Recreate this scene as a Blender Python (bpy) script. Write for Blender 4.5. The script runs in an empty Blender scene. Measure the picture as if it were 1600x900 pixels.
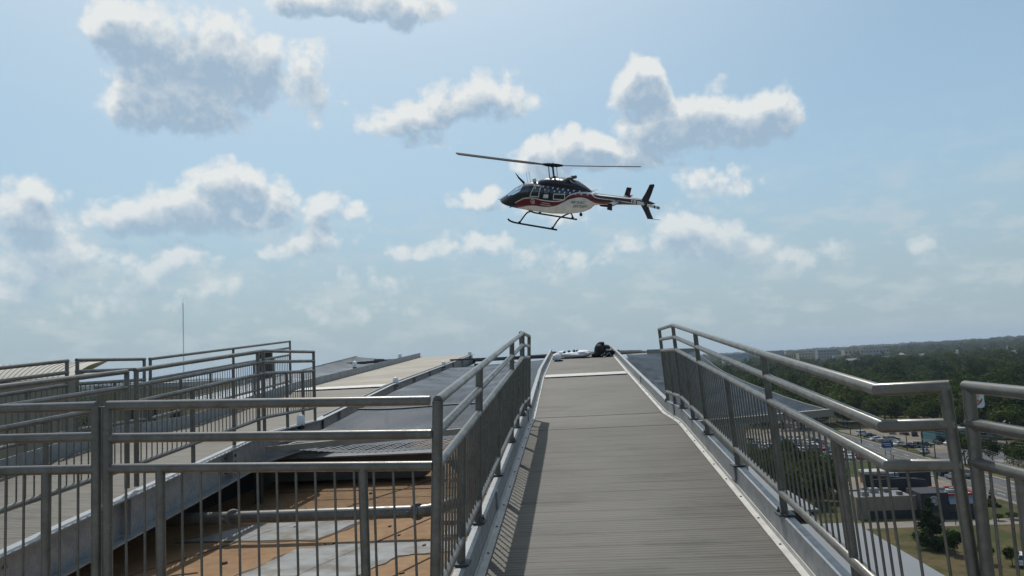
import bpy, bmesh, math, random
import numpy as np
from mathutils import Vector, Matrix, Quaternion, Euler
R = math.radians
random.seed(7); rng = np.random.default_rng(7)
sc = bpy.context.scene
col = sc.collection

# ------------------------------------------------------------------ camera
F, YAW, PIT, ROL = 1222.7, .0775, .094, .0498
cyw, syw, cp_, sp_ = math.cos(YAW), math.sin(YAW), math.cos(PIT), math.sin(PIT)
fwd = Vector((-syw*cp_, cyw*cp_, sp_)); rt = Vector((cyw, syw, 0)); up = rt.cross(fwd)
r2 = rt*math.cos(ROL) - up*math.sin(ROL); u2 = rt*math.sin(ROL) + up*math.cos(ROL)
cam_d = bpy.data.cameras.new('camera'); cam_d.sensor_width = 36; cam_d.lens = 36*F/1600
cam_d.clip_start = .05; cam_d.clip_end = 40000
cam = bpy.data.objects.new('camera', cam_d); col.objects.link(cam)
cam.matrix_world = Matrix((( r2.x, u2.x, -fwd.x, 0), (r2.y, u2.y, -fwd.y, 0), (r2.z, u2.z, -fwd.z, 0), (0, 0, 0, 1)))
sc.camera = cam

# ------------------------------------------------------------------ exposure
sc.view_settings.view_transform = 'Standard'; sc.view_settings.look = 'None'
sc.view_settings.exposure = 0.0; sc.view_settings.gamma = 1.0
sc.render.engine = 'CYCLES'
try:
    sc.cycles.use_denoising = True
    sc.cycles.max_bounces = 6; sc.cycles.diffuse_bounces = 3; sc.cycles.glossy_bounces = 3
    sc.cycles.transparent_max_bounces = 8; sc.cycles.volume_bounces = 0
    sc.cycles.sample_clamp_indirect = 6
except Exception: pass

# ------------------------------------------------------------------ sun
SUN = Vector((-.195, .545, 1.0)).normalized()
SUN_EL = math.asin(SUN.z); SUN_AZ = math.atan2(SUN.x, SUN.y)
sd = bpy.data.lights.new('sun', 'SUN'); sd.energy = 2.9; sd.angle = R(.5); sd.color = (1, .96, .90)
so = bpy.data.objects.new('sun', sd); col.objects.link(so)
so.rotation_euler = (-SUN).to_track_quat('-Z', 'Y').to_euler(); so.location = (0, 0, 60)

# ------------------------------------------------------------------ node helper
class NT:
    def __init__(s, tree): s.t = tree
    def n(s, typ, **kw):
        nd = s.t.nodes.new(typ)
        for k, v in kw.items():
            if hasattr(nd, k): setattr(nd, k, v)
        return nd
    def put(s, sock, v):
        if isinstance(v, bpy.types.NodeSocket): s.t.links.new(v, sock)
        else: sock.default_value = v
    def m(s, op, a, b=0.0, c=None, clamp=False):
        nd = s.n('ShaderNodeMath', operation=op); nd.use_clamp = clamp
        s.put(nd.inputs[0], a); s.put(nd.inputs[1], b)
        if c is not None: s.put(nd.inputs[2], c)
        return nd.outputs[0]
    def v(s, op, a, b=(0, 0, 0)):
        nd = s.n('ShaderNodeVectorMath', operation=op)
        s.put(nd.inputs[0], a)
        if op == 'SCALE': s.put(nd.inputs['Scale'], b)
        else: s.put(nd.inputs[1], b)
        return nd.outputs['Value'] if op in ('DOT_PRODUCT', 'LENGTH') else nd.outputs['Vector']
    def noise(s, vec, scale, detail=4, rough=.55, out='Fac'):
        nd = s.n('ShaderNodeTexNoise'); s.put(nd.inputs['Vector'], vec)
        nd.inputs['Scale'].default_value = scale; nd.inputs['Detail'].default_value = detail
        nd.inputs['Roughness'].default_value = rough
        return nd.outputs['Fac' if out == 'Fac' else 'Color']
    def voro(s, vec, scale, detail=0, out='Distance'):
        nd = s.n('ShaderNodeTexVoronoi'); s.put(nd.inputs['Vector'], vec)
        nd.inputs['Scale'].default_value = scale
        if 'Detail' in nd.inputs: nd.inputs['Detail'].default_value = detail
        return nd.outputs[out]
    def ss(s, x, a, b):
        nd = s.n('ShaderNodeMapRange', interpolation_type='SMOOTHSTEP')
        s.put(nd.inputs[0], x); nd.inputs[1].default_value = a; nd.inputs[2].default_value = b
        return nd.outputs[0]
    def lin(s, x, a, b, c=0., d=1.):
        nd = s.n('ShaderNodeMapRange'); s.put(nd.inputs[0], x)
        for i, q in zip((1, 2, 3, 4), (a, b, c, d)): nd.inputs[i].default_value = q
        return nd.outputs[0]
    def mix(s, f, a, b):
        nd = s.n('ShaderNodeMix', data_type='RGBA')
        s.put(nd.inputs[0], f); s.put(nd.inputs[6], a if not isinstance(a, tuple) else (*a[:3], 1)); s.put(nd.inputs[7], b if not isinstance(b, tuple) else (*b[:3], 1))
        return nd.outputs[2]
    def comb(s, x, y, z=0.):
        nd = s.n('ShaderNodeCombineXYZ'); s.put(nd.inputs[0], x); s.put(nd.inputs[1], y); s.put(nd.inputs[2], z)
        return nd.outputs[0]
    def sep(s, vec):
        nd = s.n('ShaderNodeSeparateXYZ'); s.put(nd.inputs[0], vec); return nd.outputs

# ------------------------------------------------------------------ sky with cumulus
# cumulus: azimuth, elevation, half width, half height (radians), strength
CLOUDS = [(-0.531, 0.396, 0.052, 0.033, 1), (-0.472, 0.375, 0.077, 0.053, 1), (-0.402, 0.359, 0.048, 0.051, 1), (-0.465, 0.322, 0.085, 0.045, 1), (-0.518, 0.325, 0.039, 0.053, 0.9), (-0.332, 0.344, 0.038, 0.047, 0.62), (-0.309, 0.445, 0.069, 0.028, 1), (-0.218, 0.441, 0.07, 0.029, 1), (-0.2, 0.311, 0.061, 0.028, 0.85), (-0.111, 0.33, 0.064, 0.034, 0.85), (-0.178, 0.285, 0.036, 0.02, 0.6), (0.106, 0.33, 0.04, 0.034, 1.1), (0.147, 0.282, 0.078, 0.043, 1.1), (0.243, 0.27, 0.048, 0.034, 1.1), (-0.032, 0.244, 0.036, 0.031, 0.9), (0.027, 0.258, 0.051, 0.029, 1), (0.088, 0.255, 0.035, 0.028, 0.9), (-0.417, 0.224, 0.04, 0.031, 1), (-0.467, 0.193, 0.077, 0.034, 1.05), (-0.519, 0.189, 0.044, 0.033, 1), (-0.374, 0.206, 0.033, 0.034, 0.8), (-0.297, 0.194, 0.045, 0.029, 0.7), (-0.325, 0.16, 0.056, 0.023, 0.6), (-0.634, 0.186, 0.039, 0.038, 0.75), (-0.619, 0.141, 0.047, 0.051, 0.7), (-0.645, 0.103, 0.037, 0.016, 0.7), (-0.122, 0.206, 0.043, 0.018, 0.75), (-0.194, 0.141, 0.047, 0.013, 0.6), (-0.126, 0.144, 0.045, 0.021, 0.6), (0.141, 0.141, 0.074, 0.031, 0.75), (0.187, 0.129, 0.063, 0.036, 0.75), (0.088, 0.135, 0.049, 0.023, 0.6), (-0.019, 0.117, 0.062, 0.026, 0.45), (-0.536, 0.12, 0.052, 0.028, 0.6), (-0.478, 0.136, 0.035, 0.023, 0.55), (-0.432, 0.108, 0.042, 0.018, 0.5), (0.411, 0.096, 0.021, 0.016, 0.5), (0.446, 0.094, 0.029, 0.016, 0.45), (0.278, 0.105, 0.045, 0.015, 0.4), (0.184, 0.204, 0.056, 0.049, 0.4), (-0.587, 0.086, 0.092, 0.018, 0.3), (-0.273, 0.086, 0.091, 0.029, 0.25), (-0.023, 0.189, 0.051, 0.025, 0.35),
  (-.95, .3, .1, .06, 1), (1.0, .25, .12, .05, 1), (1.6, .35, .13, .06, 1), (-1.5, .22, .15, .05, 1), (2.3, .3, .14, .06, 1), (-2.2, .35, .14, .06, 1), (3.0, .25, .1, .05, 1), (-2.8, .2, .12, .05, .9)]
world = bpy.data.worlds.new('World'); sc.world = world; world.use_nodes = True
wt = world.node_tree; wt.nodes.clear(); W = NT(wt)
grp = bpy.data.node_groups.new('cumulus_field', 'ShaderNodeTree')
grp.interface.new_socket('P', in_out='INPUT', socket_type='NodeSocketVector')
grp.interface.new_socket('D', in_out='OUTPUT', socket_type='NodeSocketFloat')
grp.interface.new_socket('S', in_out='OUTPUT', socket_type='NodeSocketFloat')
G = NT(grp)
gi = G.n('NodeGroupInput'); go = G.n('NodeGroupOutput')
P0 = gi.outputs[0]
wn = G.v('SUBTRACT', G.noise(P0, 9., 3, .55, 'Color'), (.5, .5, .5))
P1 = G.v('ADD', P0, G.v('MULTIPLY', wn, (.075, .055, 0)))
field = None
for az, el, ra, re, w in CLOUDS:
    dd = G.v('MULTIPLY', G.v('SUBTRACT', P1, (az, el, 0)), (.74/ra, .74/re, 0))
    dd = G.v('MAXIMUM', dd, G.v('MULTIPLY', dd, (-1, -1.5, 0)))   # flatter base
    f = G.m('MULTIPLY_ADD', G.v('DOT_PRODUCT', dd, dd), -w, w)
    field = f if field is None else G.m('MAXIMUM', field, f)
fb = G.m('SUBTRACT', G.noise(P0, 26., 12, .66), .5)
pw = G.v('ADD', P0, G.v('MULTIPLY', wn, (.03, .03, 0)))
puff = G.m('SUBTRACT', .40, G.voro(pw, 34., 0))
puff2 = G.m('SUBTRACT', .40, G.voro(G.v('ADD', pw, G.v('MULTIPLY', G.v('SUBTRACT', G.noise(P0, 60., 2, .5, 'Color'), (.5, .5, .5)), (.012, .012, 0))), 85., 0))
G.put(go.inputs[1], field)
field = G.m('MULTIPLY_ADD', fb, 1.65, field)
field = G.m('MULTIPLY_ADD', puff, .58, field)
field = G.m('MULTIPLY_ADD', puff2, .26, field)
G.put(go.inputs[0], field)

tc = W.n('ShaderNodeTexCoord'); D = tc.outputs['Generated']
dx, dy, dz = W.sep(W.v('NORMALIZE', D))
AZ = W.m('ARCTAN2', dx, dy); EL = W.m('ARCSINE', dz)
P = W.comb(AZ, EL, 0.)
def cum(p):
    nd = W.n('ShaderNodeGroup'); nd.node_tree = grp; W.put(nd.inputs[0], p); return nd.outputs
d0, s0 = cum(P); d1, s1 = cum(W.v('ADD', P, (-.004, .020, 0)))
alpha = W.ss(d0, -.02, .56)
fine = W.m('SUBTRACT', W.noise(W.v('ADD', P, W.v('MULTIPLY', W.noise(P, 40., 2, .5, 'Color'), (.02, .02, 0))), 75., 5, .62), .5)
above = W.ss(W.m('ADD', W.m('MULTIPLY', d1, .35), W.m('MULTIPLY', s1, .65)), .05, .78)   # cloud between here and the sun
relief = W.m('SUBTRACT', d0, d1)
lit = W.m('ADD', W.m('SUBTRACT', 1.0, W.m('MULTIPLY', above, .92)), W.m('ADD', W.m('MULTIPLY', relief, .46), W.m('MULTIPLY', fine, .75)), clamp=True)
cloud_col = W.mix(lit, (.35, .47, .595), (.82, .835, .82))
sky = W.n('ShaderNodeTexSky', sky_type='NISHITA'); sky.sun_disc = False
sky.sun_elevation = SUN_EL; sky.sun_rotation = SUN_AZ; sky.air_density = 1.0; sky.dust_density = 2.5; sky.ozone_density = .6; sky.altitude = 60
SKY_K = .097
sky_rgb = W.v('MULTIPLY', W.v('SCALE', sky.outputs[0], SKY_K), (.96, 1.10, 1.10))
aur = W.ss(W.v('DOT_PRODUCT', W.v('NORMALIZE', D), tuple(SUN)), .60, 1.0)      # bright aureole round the sun in humid air
sky_rgb = W.mix(W.m('MULTIPLY', aur, .85), sky_rgb, (.80, .88, .92))
hz = W.ss(EL, .26, -.02)                     # humid air towards the horizon
sky_rgb = W.mix(W.m('MULTIPLY', W.ss(EL, .75, .1), .60), sky_rgb, (.40, .60, .76))
sky_rgb = W.mix(W.m('MULTIPLY', hz, .84), sky_rgb, (.385, .485, .525))
streak = W.ss(W.noise(W.v('MULTIPLY', P, (6., 15., 1.)), 2.4, 7, .62), .45, .66)
veil = W.m('MULTIPLY', streak, W.m('MULTIPLY', W.ss(EL, .0, .05), W.ss(EL, .30, .08)))
sky_rgb = W.mix(W.m('MULTIPLY', veil, .48), sky_rgb, (.60, .66, .68))
low = W.ss(EL, .0, .25)
alpha = W.m('MULTIPLY', alpha, W.m('MULTIPLY_ADD', low, .64, .28))
full = W.mix(alpha, sky_rgb, cloud_col)
bg = W.n('ShaderNodeBackground'); W.put(bg.inputs[0], full); bg.inputs[1].default_value = 1.0
wo = W.n('ShaderNodeOutputWorld'); wt.links.new(bg.outputs[0], wo.inputs[0])
try: world.cycles.sampling_method = 'MANUAL'; world.cycles.sample_map_resolution = 512
except Exception: pass

# ------------------------------------------------------------------ materials
def mat(name, color, rough=.6, metal=0., var=0., scale=6., bump=0., coord='Object', spec=.5, color2=None, fac2=(.45, .62), scale2=2., trans=0.):
    m = bpy.data.materials.new(name); m.use_nodes = True; t = m.node_tree; t.nodes.clear(); N = NT(t)
    out = N.n('ShaderNodeOutputMaterial'); b = N.n('ShaderNodeBsdfPrincipled')
    t.links.new(b.outputs[0], out.inputs[0])
    b.inputs['Roughness'].default_value = rough; b.inputs['Metallic'].default_value = metal
    b.inputs['Specular IOR Level'].default_value = spec
    c = (*color, 1)
    m.diffuse_color = c
    if var or color2 or bump:
        vec = N.n('ShaderNodeTexCoord').outputs[coord] if coord != 'World' else N.n('ShaderNodeNewGeometry').outputs['Position']
        cs = None
        if color2:
            f2 = N.ss(N.noise(vec, scale2, 5, .6), *fac2)
            cs = N.mix(f2, color, color2)
        if var:
            nz = N.noise(vec, scale, 5, .6)
            k = N.lin(nz, .25, .75, 1-var, 1+var)
            cs = N.v('SCALE', cs if cs is not None else color, k)
        if cs is not None: N.put(b.inputs['Base Color'], cs)
        else: b.inputs['Base Color'].default_value = c
        if bump:
            bn = N.n('ShaderNodeBump'); bn.inputs['Strength'].default_value = bump; bn.inputs['Distance'].default_value = .02
            N.put(bn.inputs['Height'], N.noise(vec, scale*3, 6, .6)); t.links.new(bn.outputs[0], b.inputs['Normal'])
    else: b.inputs['Base Color'].default_value = c
    return m

def galv_mat(name, base, dark, rough, metal):
    m = bpy.data.materials.new(name); m.use_nodes = True; t = m.node_tree; t.nodes.clear(); N = NT(t)
    out = N.n('ShaderNodeOutputMaterial'); b = N.n('ShaderNodeBsdfPrincipled'); t.links.new(b.outputs[0], out.inputs[0])
    pos = N.n('ShaderNodeNewGeometry').outputs['Position']
    sp = N.voro(pos, 38., 0, 'Color'); g = N.sep(sp)[0]
    blot = N.noise(pos, 7., 5, .65)
    f = N.m('ADD', N.m('MULTIPLY', g, .35), N.m('MULTIPLY', N.ss(blot, .35, .7), .65))
    rust = N.m('MULTIPLY', N.ss(N.noise(pos, 3.3, 7, .7), .62, .74), .45)
    N.put(b.inputs['Base Color'], N.mix(rust, N.mix(f, base, dark), (.115, .085, .06)))
    N.put(b.inputs['Roughness'], N.lin(f, 0, 1, rough-.08, rough+.12)); b.inputs['Metallic'].default_value = metal
    return m

M = {}
M['galv'] = galv_mat('galvanised_pipe', (.185, .178, .160), (.110, .101, .087), .34, .38)
M['galv_beam'] = galv_mat('galvanised_beam', (.33, .34, .345), (.22, .23, .235), .5, .35)
M['wire'] = mat('net_wire', (.205, .24, .275), .5, .2)
M['tube_tan'] = mat('net_frame', (.30, .275, .235), .6, .3, .15, 5)
M['trim'] = mat('deck_trim', (.46, .45, .42), .5, .4, .18, 6)
M['bolt'] = mat('bolt', (.10, .10, .10), .5, .6)
M['black'] = mat('black_paint', (.018, .018, .02), .55)
M['darkmetal'] = mat('dark_steel', (.07, .075, .08), .6, .3, .2, 4)
M['duct'] = mat('duct_paint', (.13, .13, .125), .7, .1, .15, 3)
M['white'] = mat('white_fabric', (.80, .80, .80), .8, 0, .06, 6)
M['glass_lamp'] = mat('lamp_glass', (.78, .80, .80), .12, 0., spec=.8)
M['bundle_black'] = mat('black_nylon', (.016, .016, .018), .7, 0, .3, 12)
M['deck_conc'] = mat('pad_deck', (.30, .28, .25), .85, 0, .15, 3, coord='World')

def deck_mat(name, base):
    m = bpy.data.materials.new(name); m.use_nodes = True; t = m.node_tree; t.nodes.clear(); N = NT(t)
    out = N.n('ShaderNodeOutputMaterial'); b = N.n('ShaderNodeBsdfPrincipled'); t.links.new(b.outputs[0], out.inputs[0])
    pos = N.n('ShaderNodeNewGeometry').outputs['Position']
    streak = N.noise(N.v('MULTIPLY', pos, (.55, 16., 16.)), 2.2, 6, .7)
    fine = N.noise(N.v('MULTIPLY', pos, (2.5, 40., 1.)), 2., 3, .6)
    patch = N.noise(pos, .55, 4, .6)
    stain = N.ss(N.noise(N.v('MULTIPLY', pos, (.8, 2.2, 1.)), 1.2, 5, .65), .52, .72)
    rnd = N.n('ShaderNodeObjectInfo').outputs['Random']
    k = N.m('ADD', N.lin(streak, .3, .7, -.22, .22), N.m('ADD', N.lin(fine, .3, .7, -.10, .10), N.m('ADD', N.lin(patch, .3, .7, -.20, .20), N.lin(rnd, 0, 1, -.03, .03))))
    k = N.m('MULTIPLY', N.m('ADD', k, 1.0), N.m('SUBTRACT', 1.0, N.m('MULTIPLY', stain, .34)))
    N.put(b.inputs['Base Color'], N.v('SCALE', base, k))
    b.inputs['Roughness'].default_value = .62; b.inputs['Metallic'].default_value = .1
    return m
M['deck'] = deck_mat('plank_deck', (.106, .098, .081))
M['deck2'] = deck_mat('plank_deck_pale', (.142, .128, .103))
M['deck3'] = deck_mat('plank_deck_new', (.245, .218, .172))

# ------------------------------------------------------------------ mesh builder
class MB:
    def __init__(s): s.v = []; s.f = []; s.mi = []; s.smooth = False
    def add(s, vs, fs, mi=0):
        o = len(s.v); s.v += [tuple(p) for p in vs]; s.f += [tuple(i+o for i in f) for f in fs]; s.mi += [mi]*len(fs)
    def box(s, c, d, mi=0, rz=0., mtx=None):
        x, y, z = d[0]/2, d[1]/2, d[2]/2
        vs = [Vector((a*x, b*y, e*z)) for a in (-1, 1) for b in (-1, 1) for e in (-1, 1)]
        if rz: q = Matrix.Rotation(rz, 3, 'Z'); vs = [q @ v for v in vs]
        if mtx: vs = [mtx @ v for v in vs]
        s.add([v+Vector(c) for v in vs], [(0, 1, 3, 2), (4, 6, 7, 5), (0, 4, 5, 1), (2, 3, 7, 6), (0, 2, 6, 4), (1, 5, 7, 3)], mi)
    def tube(s, path, r, seg=10, caps=True, mi=0):
        path = [Vector(p) for p in path]; n = len(path)
        rs = r if isinstance(r, (list, tuple)) else [r]*n
        tan = [(path[min(i+1, n-1)]-path[max(i-1, 0)]).normalized() for i in range(n)]
        a = Vector((0, 0, 1)) if abs(tan[0].z) < .9 else Vector((1, 0, 0))
        nrm = (a-tan[0]*a.dot(tan[0])).normalized(); vs = []
        for i in range(n):
            nrm = (nrm-tan[i]*nrm.dot(tan[i])).normalized(); bi = tan[i].cross(nrm)
            k = 1.
            if 0 < i < n-1:
                c = (path[i]-path[i-1]).normalized().dot((path[i+1]-path[i]).normalized())
                k = 1/max(.6, math.sqrt(max(.0, (1+c)/2)))
            for j in range(seg):
                t = 2*math.pi*j/seg; vs.append(path[i]+(nrm*math.cos(t)+bi*math.sin(t))*rs[i]*(1 if k < 1.02 else k))
        fs = [(i*seg+j, i*seg+(j+1) % seg, (i+1)*seg+(j+1) % seg, (i+1)*seg+j) for i in range(n-1) for j in range(seg)]
        if caps: fs += [tuple(range(seg-1, -1, -1)), tuple((n-1)*seg+j for j in range(seg))]
        s.add(vs, fs, mi)
    def lathe(s, prof, seg=14, c=(0, 0, 0), mi=0, sy=1.):
        vs = [(c[0]+r*math.cos(2*math.pi*j/seg), c[1]+sy*r*math.sin(2*math.pi*j/seg), c[2]+z) for r, z in prof for j in range(seg)]
        n = len(prof)
        fs = [(i*seg+j, i*seg+(j+1) % seg, (i+1)*seg+(j+1) % seg, (i+1)*seg+j) for i in range(n-1) for j in range(seg)]
        fs += [tuple(range(seg-1, -1, -1)), tuple((n-1)*seg+j for j in range(seg))]
        s.add(vs, fs, mi)
    def sweep(s, prof, path, mi=0, closed=True):
        # profile (dx, dz) carried along a path that runs mainly in Y
        k = len(prof); vs = [(p[0]+a, p[1], p[2]+b) for p in path for a, b in prof]; n = len(path)
        rg = range(k) if closed else range(k-1)
        fs = [(i*k+j, (i+1)*k+j, (i+1)*k+(j+1) % k, i*k+(j+1) % k) for i in range(n-1) for j in rg]
        if closed: fs += [tuple(range(k)), tuple((n-1)*k+j for j in range(k-1, -1, -1))]
        s.add(vs, fs, mi)
    def prism(s, poly, lo, hi, axis='z', mi=0):
        n = len(poly)
        def pt(p, h): return (p[0], p[1], h) if axis == 'z' else ((p[0], h, p[1]) if axis == 'y' else (h, p[0], p[1]))
        vs = [pt(p, lo) for p in poly]+[pt(p, hi) for p in poly]
        fs = [tuple(range(n-1, -1, -1)), tuple(range(n, 2*n))]+[(i, (i+1) % n, n+(i+1) % n, n+i) for i in range(n)]
        s.add(vs, fs, mi)
    def mesh(s, name, mats, smooth=False, fixn=True):
        me = bpy.data.meshes.new(name); me.from_pydata([tuple(v) for v in s.v], [], s.f)
        for m_ in (mats if isinstance(mats, (list, tuple)) else [mats]): me.materials.append(m_)
        me.polygons.foreach_set('material_index', s.mi)
        if fixn:
            bm = bmesh.new(); bm.from_mesh(me); bmesh.ops.recalc_face_normals(bm, faces=bm.faces); bm.to_mesh(me); bm.free()
        if smooth:
            me.polygons.foreach_set('use_smooth', [True]*len(me.polygons))
            try: me.set_sharp_from_angle(angle=R(38))
            except Exception: pass
        me.update(); return me
    def build(s, name, mats, parent=None, smooth=False, fixn=True):
        return link(name, s.mesh(name, mats, smooth, fixn), parent)
def link(name, me, parent=None, loc=None, rot=None, scale=None):
    o = bpy.data.objects.new(name, me); col.objects.link(o)
    if parent is not None: o.parent = parent
    if loc is not None: o.location = loc
    if rot is not None: o.rotation_euler = rot
    if scale is not None: o.scale = scale
    return o
def tag(o, label=None, cat=None, group=None, kind=None):
    for k, v in (('label', label), ('category', cat), ('group', group), ('kind', kind)):
        if v: o[k] = v
    return o
def empty(name, loc=(0, 0, 0), label=None, cat=None, group=None, kind=None, rz=0.):
    o = bpy.data.objects.new(name, None); col.objects.link(o); o.location = loc; o.rotation_euler = (0, 0, rz)
    o.empty_display_size = .3
    return tag(o, label, cat, group, kind)
def copy_tree(o, parent=None):
    c = o.copy(); col.objects.link(c)
    if parent is not None: c.parent = parent
    for ch in list(o.children): copy_tree(ch, c)
    return c
def interp(x, tab):
    xs = [t[0] for t in tab]; ys = [t[1] for t in tab]; return float(np.interp(x, xs, ys))

# ------------------------------------------------------------------ walkway geometry
MAIN_Z = [(2.6, -1.50), (3.6, -1.50), (10.6, -.915), (12.15, -.90), (18.6, -.40), (28., .20)]
LEFT_Z = [(2.6, -1.48), (3.6, -1.48), (10.95, -.86), (13.2, -.85), (18.5, -.43), (34., .40)]
MAIN_X = [(0, .305), (10.5, .305), (18.6, .186), (28, .186)]
zm = lambda y: interp(y, MAIN_Z); zl = lambda y: interp(y, LEFT_Z); xm = lambda y: interp(y, MAIN_X)
XL = -5.66     # centre of the left walkway

def plank_mesh(w, ln, ribs, m):
    prof = []; y = -ln/2+.002
    step = ln/ribs
    prof.append((y, -.03)); prof.append((y, 0.))
    for i in range(ribs):
        c = -ln/2+step*(i+.5)
        prof += [(c-.012, 0.), (c-.007, .0024), (c+.007, .0024), (c+.012, 0.)]
    prof += [(ln/2-.002, 0.), (ln/2-.002, -.03)]
    b = MB(); k = len(prof)
    vs = [(x, p[0], p[1]) for x in (-w/2, w/2) for p in prof]
    fs = [(i, i+1, k+i+1, k+i) for i in range(k-1)]
    b.add(vs, fs); return b.mesh('plank', m)

def walkway(name, label, zf, xf, half, y0, y1, ln, ribs, m, group, m2=None):
    root = empty(name, (xf(y0), y0, zf(y0)), label, 'walkway', group)
    off = Vector(root.location)
    pm = plank_mesh(half*2, ln, ribs, m)
    if m2: pm2 = plank_mesh(half*2, ln, ribs, m2)
    y = y0+ln/2
    while y < y1:
        sl = math.atan2(zf(y+ln/2)-zf(y-ln/2), ln)
        o = link('plank', pm if not (m2 and y > 18.5) else pm2, root, Vector((xf(y), y, zf(y)))-off, (sl, 0, 0))
        o.scale = (1, 1/math.cos(sl)*.998, 1)
        y += ln
    return root, off

def curb_path(zf, xf, side, half, y0, y1, extra):
    ys = sorted(set([y0, y1]+[e for e in extra if y0 < e < y1]))
    return [(xf(y)+side*half, y, zf(y)) for y in ys]

def curbs(root, off, zf, xf, half, side, y0, y1, extra, depth=.33, up_=.20, holes=()):
    path = [Vector(p)-off for p in curb_path(zf, xf, side, half, y0, y1, extra)]
    s = side
    b = MB()   # channel web with its flanges turned outward
    b.sweep([(s*.056, up_), (s*.122, up_), (s*.122, up_-.012), (s*.068, up_-.012), (s*.068, up_-depth+.012), (s*.165, up_-depth+.012), (s*.165, up_-depth), (s*.056, up_-depth)], path)
    c = b.build('stringer', M['galv_beam'], root)
    t = MB(); t.sweep([(-s*.004, .004), (-s*.004, .016), (s*.040, .020), (s*.044, .05), (s*.053, .05), (s*.053, .004)], path)
    tr = t.build('deck_trim', M['trim'], root)
    # screws on the trim
    q = MB(); L0 = path[0].y; L1 = path[-1].y; y = L0+.4
    while y < min(L1, 13.):
        yy = y+off.y
        q.lathe([(.009, 0), (.009, .006), (.004, .009)], 6, (xf(yy)+s*half-off.x+s*.020, y, zf(yy)-off.z+.017)); y += .62
    if q.v: tag(q.build('screw', M['bolt'], tr), kind='stuff')
    # splice plates
    for h in holes:
        x_ = xf(h)+s*half-off.x
        pl = MB(); pl.box((x_+s*.048, h-off.y, zf(h)-off.z+up_-.07), (.012, .16, .135)); po = pl.build('splice_plate', M['galv_beam'], root)
    return c

EX_M = (3.6, 10.3, 10.5, 10.7, 12.0, 12.15, 12.3, 18.4, 18.6, 18.8)
wm, offm = walkway('ramp', 'grey ribbed plank ramp rising straight ahead to the landing pad between pale curbs', zm, xm, 0.975, 3.3, 27.9, .30, 6, M['deck'], 'access ramps to the landing pad')
curbs(wm, offm, zm, xm, 0.975, 1, 3.3, 27.8, EX_M, holes=(7.2, 11.3, 16.)); curbs(wm, offm, zm, xm, 0.975, -1, 3.3, 27.8, EX_M, holes=(6.6, 11.3, 16.))
sm_ = MB(); sm_.box((xm(18.6)-offm.x, 18.6-offm.y, zm(18.6)-offm.z+.022), (1.9, .62, .01), mtx=Matrix.Rotation(.07, 3, 'X')); sm_.build('seam_plate', M['trim'], wm)
EX_L = (3.6, 10.95, 13.2, 18.5)
wl, offl = walkway('ramp', 'pale ramp on the left with bolted stringers and jar lamps along its curb', zl, lambda y: XL, 1.06, 3.0, 34., .30, 6, M['deck2'], 'access ramps to the landing pad', M['deck3'])
# left ramp: deep stringers below the deck with low upstands
for s in (1, -1):
    path = [Vector((XL+s*1.06, y, zl(y)))-offl for y in (3.0, 3.6, 10.95, 13.2, 18.5, 34.)]
    b = MB(); b.sweep([(s*.05, .03), (s*.20, .03), (s*.20, .015), (s*.075, .015), (s*.075, -.36), (s*.20, -.36), (s*.20, -.378), (s*.05, -.378)], path)
    b.build('stringer', M['galv_beam'], wl)
    # upper upstand from the second landing on
    p2 = [Vector((XL+s*1.06, y, zl(y)))-offl for y in ((13.6, 18.5, 33.8) if s > 0 else (3.0, 3.6, 10.95, 13.2, 18.5, 33.8))]
    u = MB(); u.sweep([(s*.055, .032), (s*.055, .20), (s*.072, .20), (s*.072, .032)], p2) if s < 0 else u.sweep([(s*.10, -.30), (s*.10, .06), (s*.118, .06), (s*.118, -.30)], p2)
    u.build('upstand', M['galv_beam'], wl)
    yy = 5.2
    while yy < 33.5:
        sp = MB(); z = zl(yy)-offl.z
        sp.box((XL+s*1.06+s*.125-offl.x, yy-offl.y, z-.17), (.10, .012, .345)); sp.build('stiffener', M['galv_beam'], wl)
        yy += 2.3
for hy in (5.75, 9.9, 12.4):
    z = zl(hy)-offl.z
    sp = MB(); sp.box((XL+1.06+.079-offl.x, hy-offl.y, z-.17), (.012, .42, .30)); spo = sp.build('splice_plate', M['galv_beam'], wl)
    bo = MB()
    for a in range(4):
        for c_ in range(3):
            bo.lathe([(.018, 0), (.018, .016)], 6, (0, 0, 0))
            k = len(bo.v)-12
            for i in range(k, k+12):
                x_, y_, z_ = bo.v[i]; bo.v[i] = (XL+1.06+.085-offl.x+z_, hy-offl.y-.15+a*.1+x_, z-.27+c_*.09+y_)
    bo.build('bolt', M['bolt'], spo)
sm_ = MB(); sm_.box((XL-offl.x, 18.5-offl.y, zl(18.5)-offl.z+.024), (2.1, .6, .01), mtx=Matrix.Rotation(.065, 3, 'X')); sm_.build('seam_plate', M['trim'], wl)

sk = MB(); sk.box((XL+.2-offl.x, 9.5-offl.y, -1.58-offl.z), (.06, 13., .62)); sk.build('sky_blocker', M['black'], wl)  # added black panel, blocks sky light so the roof under the ramp goes dark
# landing floor under the viewer
lf = MB(); lf.prism([(-6.9, -4), (2.6, -4), (2.6, 2.9), (1.32, 3.28), (-.74, 3.28), (-6.9, 3.0)], -1.62, -1.475)
tag(lf.build('landing_floor', M['deck_conc']), kind='structure')

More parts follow.
